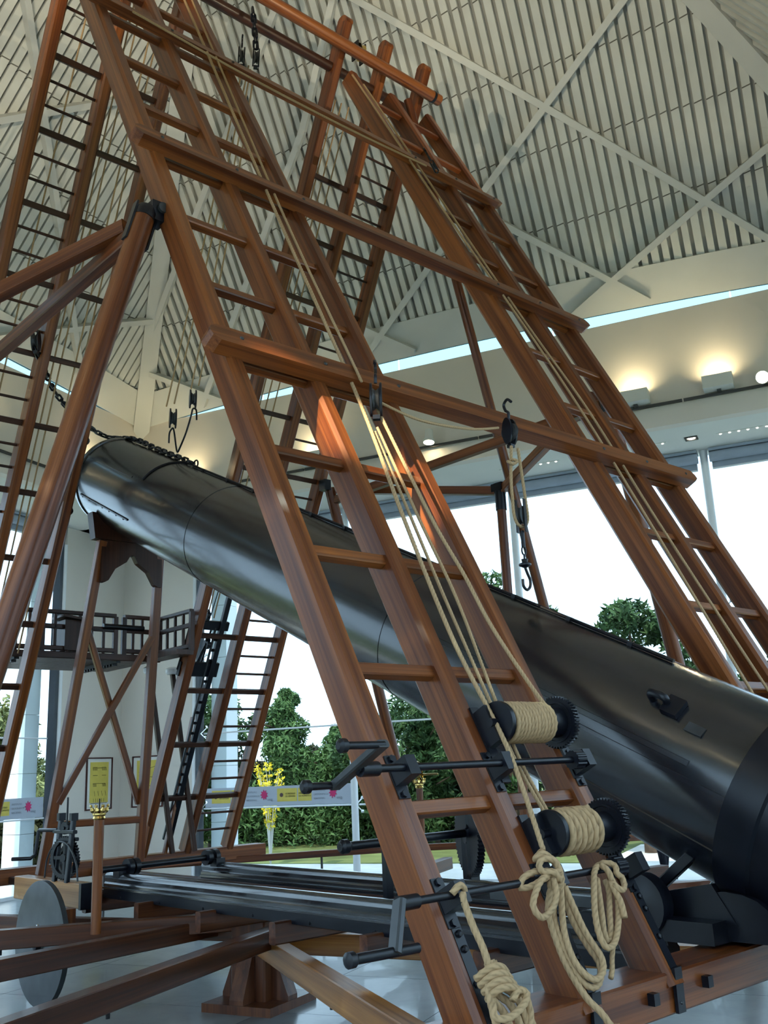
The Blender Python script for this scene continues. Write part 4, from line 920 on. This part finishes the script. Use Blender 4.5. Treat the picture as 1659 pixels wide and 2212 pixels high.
rope('inner_loop', FR([(0.767, -6.37, 0.1), (0.696, -6.502, 0.1), (0.663, -6.562, 0.1), (0.664, -6.595, 0.1), (0.699, -6.568, 0.1), (0.746, -6.5, 0.1), (0.804, -6.422, 0.1), (0.812, -6.37, 0.1)]), R1, t)
rope('tail', FR([(0.689, -6.602, 0.10), (0.671, -6.643, 0.08), (0.644, -6.678, 0.08), (0.612, -6.707, 0.08)]), R1 * .8, t)
t = thing('rope_hank', F(.05, -6.65, .1), 'thick knotted rope bundle hanging on the outer stile of the near ladder', 'rope', g)
rope('lead', FR([(-0.002, -6.336, 0.1), (0.029, -6.318, 0.12), (0.059, -6.334, 0.10), (0.057, -6.352, 0.085), (0.025, -6.35, 0.12), (0.028, -6.366, 0.11), (0.036, -6.45, 0.1), (0.042, -6.52, 0.1), (0.043, -6.60, 0.09)]), R1, t)
for L in ([(0.046, -6.565, 0.09), (0.036, -6.642, 0.08), (0.099, -6.70, 0.07)], [(0.056, -6.56, 0.10), (0.068, -6.631, 0.09), (0.128, -6.69, 0.08)], [(0.073, -6.565, 0.09), (0.099, -6.622, 0.085), (0.152, -6.68, 0.08)], [(0.030, -6.585, 0.09), (0.018, -6.662, 0.08), (0.055, -6.715, 0.07)], [(0.02, -6.60, 0.09), (0.005, -6.677, 0.08), (0.001, -6.76, 0.07)]):
    rope('strand', FR(L + [(L[-1][0] - .01, L[-1][1] - .11, .08)]), R1 * 1.05, t)
for k in range(4):
    vv = -6.585 - .022 * k; rope('wrap', FR([(.0 + .005 * k, vv - .01, .06), (.02, vv, .12), (.06 + .005 * k, vv - .006, .125), (.10 + .006 * k, vv - .022, .10), (.11 + .006 * k, vv - .03, .06)]), R1, t)
rope('loop', FR([(-0.01, -6.683, 0.10), (-0.029, -6.725, 0.11), (0.022, -6.735, 0.125), (0.091, -6.712, 0.13), (0.126, -6.684, 0.125), (0.098, -6.668, 0.12), (0.059, -6.693, 0.12)]), R1, t); rope('tail', FR([(0.157, -6.69, 0.09), (0.145, -6.739, 0.09), (0.107, -6.79, 0.09)]), R1, t)

# ---------------------------------------------------------------- blocks, hooks, chain
def block(p, down, facing, lab, r=.06, hook=True):
    x, y, z = fr(down, facing); p = Vector(p); t = thing('pulley_block', p, lab, 'pulley', 'pulley blocks')
    x, y, z = Vector(x), Vector(y), Vector(z)
    for q in (-1, 1):
        prof = [(r * .55 * cos(a), r * 1.25 * sin(a)) for a in [2 * PI * j / 16 for j in range(16)]]
        mb = MB(); mb.prism(prof, p + y * (q * r * .34) - y * .006, x, z, y * .012); link('cheek', mb.mesh('cheek', .6), 'iron', t)
    lathe('sheave', [(.01, -r * .22), (r * .8, -r * .22), (r * .62, 0), (r * .8, r * .22), (.01, r * .22)], p, y, 'iron_grey', t); rod('pin', p - y * r * .42, p + y * r * .42, .01, 'iron', t, seg=8)
    if hook:
        q = p - z * r * 1.2
        wire('hook', [q, q - z * .04, q - z * .06 + x * .02, q - z * .10 + x * .03, q - z * .125, q - z * .10 - x * .03], .009, 'iron', t, 6, n=5)
        mb = MB(); mb.box(p + z * r * 1.35, (r * .5, r * .5, r * .3), (x, y, z)); link('becket', mb.mesh('becket'), 'iron', t)
    return t
block(F(.78, -3.80, .13), (0, .02, -1), (1, -1.0, 0), 'black pulley block hooked under the lowest cross beam at the near ladder', .075)
block(F(1.88, -3.74, .13), (0, 0, -1), (1, 0, .3), 'pulley block hooked to the middle of the lowest cross beam', .068)
block(F(3.14, -.10, .12), (.6, 0, -.7), (1, -1, 0), 'small pulley block under the uppermost cross beam at the far ladder', .045)
block((1.83, .93, 7.98), (0, .1, -1), (1, -.6, 0), 'left of the two top blocks hung on a chain', .075)
block((1.97, .90, 8.02), (0, .1, -1), (1, -.6, 0), 'right of the two top blocks hung on a chain', .075)
b1 = block((2.05, 2.46, 4.98), (0, .05, -1), (1, -.4, 0), 'left lower hoisting block above the tube', .080, False)
b2 = block((2.10, 2.18, 5.10), (0, .05, -1), (1, -.4, 0), 'right lower hoisting block above the tube', .076, False)
for bb, y0, z0, sg in ((b1, 2.46, 4.88, 1), (b2, 2.18, 5.00, -1)):
    xx = 2.05 if sg > 0 else 2.10
    wire('long_hook', [(xx, y0 + .07 * sg, z0 - .13), (xx, y0 + .06 * sg, z0 - .03), (xx, y0, z0), (xx, y0 - .03 * sg, z0 - .06), (2.06, y0 - .06 * sg, z0 - .24), (2.055, 2.36, 4.62)], .009, 'iron', bb, 6, n=5)
# hanging hook assembly
t = thing('hook_tackle', F(1.62, -4.3, .1), 'hanging tackle of sheave, swivel and open hook on a looped rope', 'hook')
P_ = F(1.88, -3.80, .13); PB = Vector((P_.x + .02, P_.y + .01, P_.z - .47))
rope('fall', [P_ + Vector((-.03, 0, -.05)), P_ + Vector((-.055, 0, -.25)), PB + Vector((-.065, 0, .08)), PB + Vector((-.062, 0, 0)), PB + Vector((-.04, 0, -.05)), PB + Vector((0, 0, -.066)), PB + Vector((.04, 0, -.05)), PB + Vector((.062, 0, 0)), PB + Vector((.055, 0, .1)), P_ + Vector((.045, 0, -.2)), P_ + Vector((.03, 0, -.05))], .010, t)
rope('whipping', [P_ + Vector((-.05, -.01, -.14)), P_ + Vector((-.02, -.03, -.15)), P_ + Vector((-.05, -.02, -.17)), P_ + Vector((-.08, -.01, -.16)), P_ + Vector((-.05, .01, -.15)), P_ + Vector((-.02, -.01, -.17))], .010, t)
lathe('sheave', [(.01, -.018), (.058, -.018), (.044, 0), (.058, .018), (.01, .018)], PB, (.35, -1, 0), 'iron_grey', t)
for q in (-1, 1): box('cheek', PB + Vector((.35, -1, 0)).normalized() * (q * .026), (.035, .006, .20), 'iron', t, fr((0, 0, 1), (.35, -1, 0)))
rod('strap', PB - UZ * .09, PB - UZ * .19, .012, 'iron', t, seg=8); wire('shackle', [PB + Vector((.018 * cos(a), 0, -.21 + .025 * sin(a))) for a in [2 * PI * j / 12 for j in range(12)]], .005, 'iron', t, 6, True)
rod('swivel_stem', PB - UZ * .23, PB - UZ * .29, .006, 'iron', t, seg=8); lathe('swivel', [(.012, 0), (.036, .012), (.036, .022), (.016, .032), (.02, .05)], PB - UZ * .31, UZ, 'iron', t, 14)
wire('hook', [PB - UZ * .31, PB + Vector((.015, 0, -.34)), PB + Vector((.036, 0, -.38)), PB + Vector((.03, 0, -.42)), PB + Vector((0, 0, -.44)), PB + Vector((-.028, 0, -.42)), PB + Vector((-.03, 0, -.38))], .0085, 'iron', t, 8, n=6)
# chain from the tube mouth to the left
link_me = MB().tube([(.020 * cos(a), 0, .020 * sin(a) + (.028 if sin(a) >= 0 else -.028)) for a in [2 * PI * j / 16 for j in range(16)]], .0105, 6, True).mesh('chain_link', .9); link_me.materials.append(M['iron'])
def chain(pts, lab, pitch=.074):
    P = spline(pts, 12); t = thing('chain', pts[0], lab, 'chain', 'chains'); acc = 0; i = 0
    for k in range(1, len(P)):
        acc += (P[k] - P[k - 1]).length
        if acc >= pitch:
            acc -= pitch; d = P[k] - P[k - 1]; x, y, z = fr(d, (0, 0, 1)); m = Matrix((x, y, z)).transposed().to_4x4() @ Matrix.Rotation(PI / 2 * (i % 2) + .4, 4, 'Z'); m.translation = P[k]; link('chain_link', link_me, None, t, m); i += 1
    return t
tp0 = T(2.28, 0, TR + .03); tp1 = T(1.5, 0, TR + .025); tp2 = T(.95, 0, TR + .03)
chain([tp0, tp1, tp2, (1.92, 3.60, 5.10), (1.45, 3.25, 5.10), (1.05, 2.90, 5.18), (.72, 2.52, 5.34)], 'heavy black chain from the tube top across to the left rear ladder')
block((.69, 2.48, 5.42), (.1, .1, -1), (1, -1, 0), 'black block at the left rear ladder where the heavy chain ends', .075)
chain([(1.93, .90, 8.58), (1.95, .90, 8.42), (1.97, .90, 8.12)], 'short chain hanging from the ridge pole', .068)

# ================================================================ small things in the room
# posters
def poster(k, s, lab, lines):
    a, o = side(k); t = thing('framed_poster', rc(k, s, WP, 1.2), lab, 'poster', 'framed yellow posters'); wd, h, z = .62, .82, 1.60
    for sg in (-1, 1):
        box('frame_side', rc(k, s + sg * (wd / 2), WP - .012, z), (.022, .022, h + .022), 'redbrown', t, (a, o, UZ)); box('frame_rail', rc(k, s, WP - .012, z + sg * h / 2), (wd, .022, .022), 'redbrown', t, (a, o, UZ))
    box('mat', rc(k, s, WP - .005, z), (wd, .006, h), 'paper', t, (a, o, UZ)); box('print', rc(k, s, WP - .010, z + .02), (wd - .17, .006, h - .17), 'yellow', t, (a, o, UZ))
    for j, (x0, z0, x1, z1) in enumerate(lines):
        p0 = rc(k, s + x0, WP - .0145, z + z0); p1 = rc(k, s + x1, WP - .0145, z + z1); beam('drawn_line', p0, p1, .006, .003, 'ink', t, o)
Lh = [(-.15, .27, .15, .27), (-.15, .14, .15, .14), (-.15, .02, .15, .02)]
L1_ = [(-.16, .26, -.06, .26), (-.06, .25, .06, .25), (.06, .26, .16, .26), (-.16, .13, -.06, .13), (.05, .13, .16, .13), (-.15, .0, -.06, .0), (.06, 0, .16, 0), (-.06, .0, .06, 0)] + [(-.16 + .02 * i, .26, -.17 + .02 * i, .21) for i in range(6)] + [(.07 + .02 * i, .26, .06 + .02 * i, .21) for i in range(6)] + [(-.15 + .018 * i, .0, -.16 + .018 * i, -.05) for i in range(5)] + [(.08 + .018 * i, 0, .07 + .018 * i, -.05) for i in range(5)] + [(-.15 + .09 * i, -.12, -.17 + .09 * i, -.20) for i in range(4)] + [(-.12 + .05 * i, -.24, -.12 + .05 * i, -.30) for i in range(6)] + [(-.2, -.315, .2, -.315)]
poster(1, -6.76, 'framed yellow poster of small drawings left of the room corner', L1_)
poster(0, 6.71, 'framed yellow poster with curved lines right of the room corner', [(-.18, .25, .18, .15), (-.16, .05, .14, .12), (-.1, -.1, .12, .02), (-.15, -.2, .1, -.14), (.0, .2, .1, -.2)])
# banners on the glass
def text(name, s, p, a, h, mat, parent, o):
    cu = bpy.data.curves.new(name, 'FONT'); cu.body = s; cu.size = h; cu.extrude = .0004; cu.align_x = 'LEFT'; cu.materials.append(M[mat]); ob = bpy.data.objects.new(name, cu); C.objects.link(ob)
    m = Matrix((a, UZ, a.cross(UZ))).transposed().to_4x4(); m.translation = p; ob.matrix_basis = m
    dg = bpy.context.evaluated_depsgraph_get(); me = bpy.data.meshes.new_from_object(ob.evaluated_get(dg)); bpy.data.objects.remove(ob); bpy.data.curves.remove(cu)
    if not me.materials: me.materials.append(M[mat])
    link(name, me, None, parent, m)
def banner(k, s0, s1, lab):
    a, o = side(k); t = thing('window_banner', rc(k, (s0 + s1) / 2, WP + .10, 1.14), lab, 'banner', 'grey sign strips along the windows')
    box('strip', rc(k, (s0 + s1) / 2, WP + .11, 1.29), (s1 - s0, .004, .30), 'banner', t, (a, o, UZ))
    r = a if k == 1 else -a                                # reading direction seen from inside
    r = (-a) 
    x = s0 + 2 * 1.24 + .10
    def at(ds, z, e=.0): return rc(k, x - ds, WP + .105 - e, z)
    n = 2
    for i in range(n):
        b0 = i * 1.24
        box('yellow_panel', at(b0 + .20, 1.30), (.36, .004, .20), 'yellow', t, (a, o, UZ)); box('yellow_panel', at(b0 + .52, 1.30), (.24, .004, .20), 'yellow', t, (a, o, UZ))
        lathe('crest', [(.012, 0), (.032, .001), (.032, .002), (.012, .003)], at(b0 + .10, 1.30, .003), -o, 'redbrown', t, 12)
        for j, wds in enumerate(('GOBIERNO', 'DE ESPAÑA')): text('lettering', wds, at(b0 + .17, 1.305 - .04 * j, .004), r, .036, 'ink', t, o)
        for j, wds in enumerate(('MINISTERIO', 'DE FOMENTO')): text('lettering', wds, at(b0 + .415, 1.305 - .04 * j, .004), r, .034, 'ink', t, o)
        for j, wds in enumerate(('INSTITUTO', 'GEOGRÁFICO', 'NACIONAL')): text('lettering', wds, at(b0 + .68, 1.34 - .06 * j, .004), r, .04, 'greytext', t, o)
        mb = MB(); pr = [((.075 if j % 2 else .045) * cos(2 * PI * j / 18), (.085 if j % 2 else .05) * sin(2 * PI * j / 18)) for j in range(18)]; mb.prism(pr, at(b0 + 1.02, 1.31, .002), r, UZ, -o * .003); link('pink_emblem', mb.mesh('pink_emblem'), 'pink', t)
        text('lettering', 'cnig', at(b0 + 1.08, 1.22, .004), r, .06, 'greytext', t, o)
banner(0, 2.93, 5.62, 'long grey sign strip with yellow panels and pink emblems on the right wall glass')
banner(1, -5.62, -2.93, 'grey sign strip with a pink emblem on the left wall glass')
# low barrier rail beyond the stand
t = thing('barrier_rail', (5.9, 3.99, 0), 'long wooden barrier rail on thin posts between the stand and the windows', 'railing')
PTS = [(2.6, 5.55), (5.95, 3.90), (8.6, 1.55), (8.9, -1.4)]
for (x0, y0), (x1, y1) in zip(PTS[:-1], PTS[1:]):
    beam('handrail', (x0, y0, .69), (x1, y1, .69), .09, .075, 'wood', t, UZ); L_ = math.hypot(x1 - x0, y1 - y0); nn_ = max(2, int(L_ / 1.1))
    for i in range(nn_): f = (i + .3) / nn_; rod('stanchion', (x0 + (x1 - x0) * f, y0 + (y1 - y0) * f, 0), (x0 + (x1 - x0) * f, y0 + (y1 - y0) * f, .66), .014, 'grey', t, seg=8)

# ================================================================ outdoors
gr = MB(); gr.box((12, 6, -.22), (120, 120, .2)); tag(link('ground', gr.mesh('ground'), 'grass'), 'lawn around the building', kind='structure')
gp = MB(); gp.box(rc(0, -5.5, 12.6, -.118), (11, 4.4, .03), (E1, E2, UZ))
for k in range(4): gp.box(rc(k, -1.6, WP + 1.9, -.10), (2 * WP + 3.6, 3.2, .05), (*side(k), UZ))
tag(link('pavement', gp.mesh('pavement'), 'path'), 'pale paved path outside the windows', kind='structure')
def foliage(rng, n, pts, sz, spread):
    vs = []; fs = []
    for i in range(n):
        c, rad = pts[rng.randrange(len(pts))]
        th = rng.uniform(0, 2 * PI); ph = math.acos(rng.uniform(-1, 1)); rr = rad * rng.uniform(.55, 1.0)
        p = Vector(c) + Vector((sin(ph) * cos(th), sin(ph) * sin(th), cos(ph) * .8)) * rr
        d = Vector((rng.gauss(0, 1), rng.gauss(0, 1), rng.gauss(.5, .8))).normalized(); e = d.cross(Vector((rng.gauss(0, 1), rng.gauss(0, 1), rng.gauss(0, 1)))).normalized()
        s = sz * rng.uniform(.6, 1.4); o_ = len(vs)
        vs += [tuple(p - e * s * spread), tuple(p + d * s), tuple(p + e * s * spread), tuple(p - d * s)]; fs.append((o_, o_ + 1, o_ + 2, o_ + 3))
    me = bpy.data.meshes.new('foliage'); me.from_pydata(vs, [], fs); return me
TG = 'trees and bushes outside the windows'
def tree(k, s, b, h, kind, lab, wdt=1.0, n=2600, mat='pine', trunk=True, low=.25, seed=0):
    rng = random.Random(seed + int(s * 100)); base = rc(k, s, b, -.12); t = thing('tree', base, lab, 'tree' if kind != 'bush' else 'bush', TG)
    if kind == 'bush': t.name = 'bush'
    pts = []
    if kind == 'cone':
        for i in range(26):
            f = low + (1 - low) * i / 25; r = wdt * (1 - f) ** .8 + .12; a = rng.uniform(0, 2 * PI); q = rng.uniform(0, r * .6); pts.append(((q * cos(a), q * sin(a), h * f), r * .5 + .12))
    elif kind == 'round':
        for i in range(30):
            a = rng.uniform(0, 2 * PI); f = rng.uniform(low, .95); r = wdt * math.sqrt(max(.06, 1 - ((f - (1 + low) / 2) / ((1 - low) / 2 + .02)) ** 2)); q = rng.uniform(0, r); pts.append(((q * cos(a), q * sin(a), h * f), wdt * .34))
    else:
        for i in range(24): a = rng.uniform(0, 2 * PI); q = rng.uniform(0, wdt); pts.append(((q * cos(a), q * sin(a), h * rng.uniform(.15, .85)), .34 * wdt))
    link('foliage', foliage(rng, n, pts, .10 if kind != 'cone' else .085, .28), mat, t, Matrix.Translation(base))
    if trunk:
        mb = MB(); mb.tube([(0, 0, 0), (.05, .02, h * .3), (0, .05, h * .6), (.02, 0, h * .9)], [.11 * wdt + .03, .09 * wdt + .02, .05, .02], 8)
        for i in range(5): a = rng.uniform(0, 2 * PI); z = h * (.35 + .1 * i); mb.tube([(0, 0, z), (wdt * .6 * cos(a), wdt * .6 * sin(a), z + .25)], [.03, .012], 5)
        link('trunk', mb.mesh('trunk', .8), 'trunk', t, Matrix.Translation(base))
    return t
tree(0, -.55, 13.0, 4.85, 'round', 'rounded pine right of the outer posts, its lower crown hidden by the tube', 1.15, 9000, 'pine', low=.2, seed=1)
tree(0, -1.75, 13.5, 3.9, 'round', 'lower pine crown behind the rails of the far ladder', 1.0, 7000, 'pine', low=.15, seed=2)
tree(0, 2.7, 15.0, 6.2, 'round', 'tall pine between the two outer posts', 1.2, 8000, 'pine', low=.15, seed=3)
tree(0, 1.6, 15.6, 5.6, 'round', 'pine just right of the outer posts', 1.2, 8000, 'pine', low=.15, seed=13)
tree(0, 9.0, 16.0, 3.75, 'cone', 'bright green pointed tree behind the sign strip', 1.7, 16000, 'leafg', low=.03, seed=4)
tree(0, 10.9, 15.5, 3.7, 'round', 'leafy tree behind the rear ladder rungs', 1.5, 12000, 'pine', low=.12, seed=5)
tree(0, 7.7, 16.3, 2.75, 'cone', 'shorter green tree right of the bright pointed one', 1.4, 9000, 'leafg', low=.03, seed=6)
tree(0, 6.4, 16.0, 2.9, 'round', 'dark leafy tree beside the window post', 1.4, 9000, 'pine', low=.05, seed=7)
tree(0, 4.7, 15.0, 3.6, 'round', 'leafy tree under the tube between the near ladder rails', 1.5, 12000, 'pine', low=.05, seed=8)
tree(1, -9.6, 12.5, 3.4, 'round', 'feathery olive green tree outside the left window', 1.7, 12000, 'olive', low=.2, seed=9)
tree(1, -8.0, 14.5, 4.4, 'round', 'olive green tree farther along the left window', 1.8, 7000, 'olive', low=.2, seed=10)
tree(0, -3.0, 14.0, 3.4, 'round', 'pine at the right edge behind the far ladder', 1.2, 8000, 'pine', low=.1, seed=11)
def hedge(k, s0, s1, b, h, lab, n, mat='hedge'):
    rng = random.Random(5 + int(s0 * 10)); vs = []; fs = []; a, o = side(k); me_pts = []
    for i in range(int((s1 - s0) / .45) * 3): me_pts.append((rc(k, rng.uniform(s0, s1), b + rng.uniform(-.3, .5), rng.uniform(.1, h - .3)), .5))
    ob = link('hedge', foliage(rng, n, me_pts, .10, .45), mat); tag(ob, lab, 'hedge', TG)
    core = MB(); core.box(rc(k, (s0 + s1) / 2, b + .35, h * .42), (s1 - s0, .5, h * .84), (a, o, UZ)); link('hedge_core', core.mesh('hedge_core'), 'hedge', ob)
hedge(0, 3.0, 14.5, 17.4, 2.3, 'long dark hedge behind the sign strip and trees', 34000)
hedge(1, -13.0, -4.0, 10.6, 1.25, 'low dark green hedge outside the left window', 16000)
hedge(0, -8.0, 2.6, 18.5, 1.9, 'hedge beyond the pale path on the right', 12000, 'pine')
# forsythia
def forsythia(s, b, h, lab, seed, n=10):
    rng = random.Random(seed); base = rc(0, s, b, -.12); t = thing('bush', base, lab, 'bush', TG); mb = MB(); pts = []
    for i in range(n):
        a = rng.uniform(0, 2 * PI); q = rng.uniform(.1, .42) * h / 2.2; tip = Vector((q * cos(a), q * sin(a), h * rng.uniform(.75, 1.0))); mid = tip * .5 + Vector((-.05 * cos(a), -.05 * sin(a), .1))
        st = spline([(0, 0, 0), mid, tip], 6); mb.tube(st, [.016 - .001 * j for j in range(len(st))], 5); pts += [(p, .07) for p in st[5:]]
    link('stems', mb.mesh('stems', .9), 'path', t, Matrix.Translation(base)); link('blossom', foliage(rng, 900, pts, .032, .6), 'flower', t, Matrix.Translation(base))
forsythia(6.55, 11.0, 2.0, 'yellow flowering bush behind the sign strip', 3); forsythia(4.4, 12.0, 1.2, 'small yellow flowering bush behind the near ladder rail', 4, 5)
# person outside (only the lower legs show under the tube)
t = thing('person', (10.1, 2.78, -.10), 'person in dark trousers standing outside beyond the tube end', 'person')
vsP = [(0, 0, .92), (-.10, 0, .86), (-.13, .05, .48), (-.15, .02, .09), (-.15, -.14, .04), (.10, 0, .86), (.13, -.03, .48), (.16, .02, .09), (.18, -.13, .04), (0, 0, 1.15), (0, .01, 1.40), (0, 0, 1.52), (0, -.02, 1.66), (-.19, 0, 1.38), (-.25, .02, 1.10), (-.24, -.06, .86), (.19, 0, 1.38), (.25, .02, 1.10), (.24, -.06, .86), (0, -.02, 1.74)]
edP = [(0, 1), (1, 2), (2, 3), (3, 4), (0, 5), (5, 6), (6, 7), (7, 8), (0, 9), (9, 10), (10, 11), (11, 12), (12, 19), (10, 13), (13, 14), (14, 15), (10, 16), (16, 17), (17, 18)]
rdP = [.15, .10, .065, .045, .04, .10, .065, .045, .04, .15, .13, .055, .10, .065, .048, .04, .065, .048, .04, .08]
me = bpy.data.meshes.new('body'); me.from_pydata(vsP, edP, []); body = link('body', me, 'cloth', t, Matrix.Translation((10.1, 2.78, -.06)) @ Matrix.Rotation(.6, 4, 'Z'))
sk = body.modifiers.new('skin', 'SKIN'); 
for i, r in enumerate(rdP): me.skin_vertices[0].data[i].radius = (r, r * .85)
me.skin_vertices[0].data[0].use_root = True
body.modifiers.new('sub', 'SUBSURF').levels = 2; body.modifiers['sub'].render_levels = 2
mwP = Matrix.Translation((10.1, 2.78, -.06)) @ Matrix.Rotation(.6, 4, 'Z')
mb = MB(); mb.lathe([(.17, .0), (.20, .2), (.21, .45), (.12, .56), (.06, .58)], (0, .0, .92), (0, 0, 1), 18); link('jacket', mb.mesh('jacket', .8), 'shirt', t, mwP)
mb = MB(); mb.lathe([(.03, 0), (.085, .04), (.105, .12), (.10, .19), (.06, .24), (.01, .25)], (0, -.01, 1.53), (0, 0, 1), 18); link('head', mb.mesh('head', .9), 'skin', t, mwP)
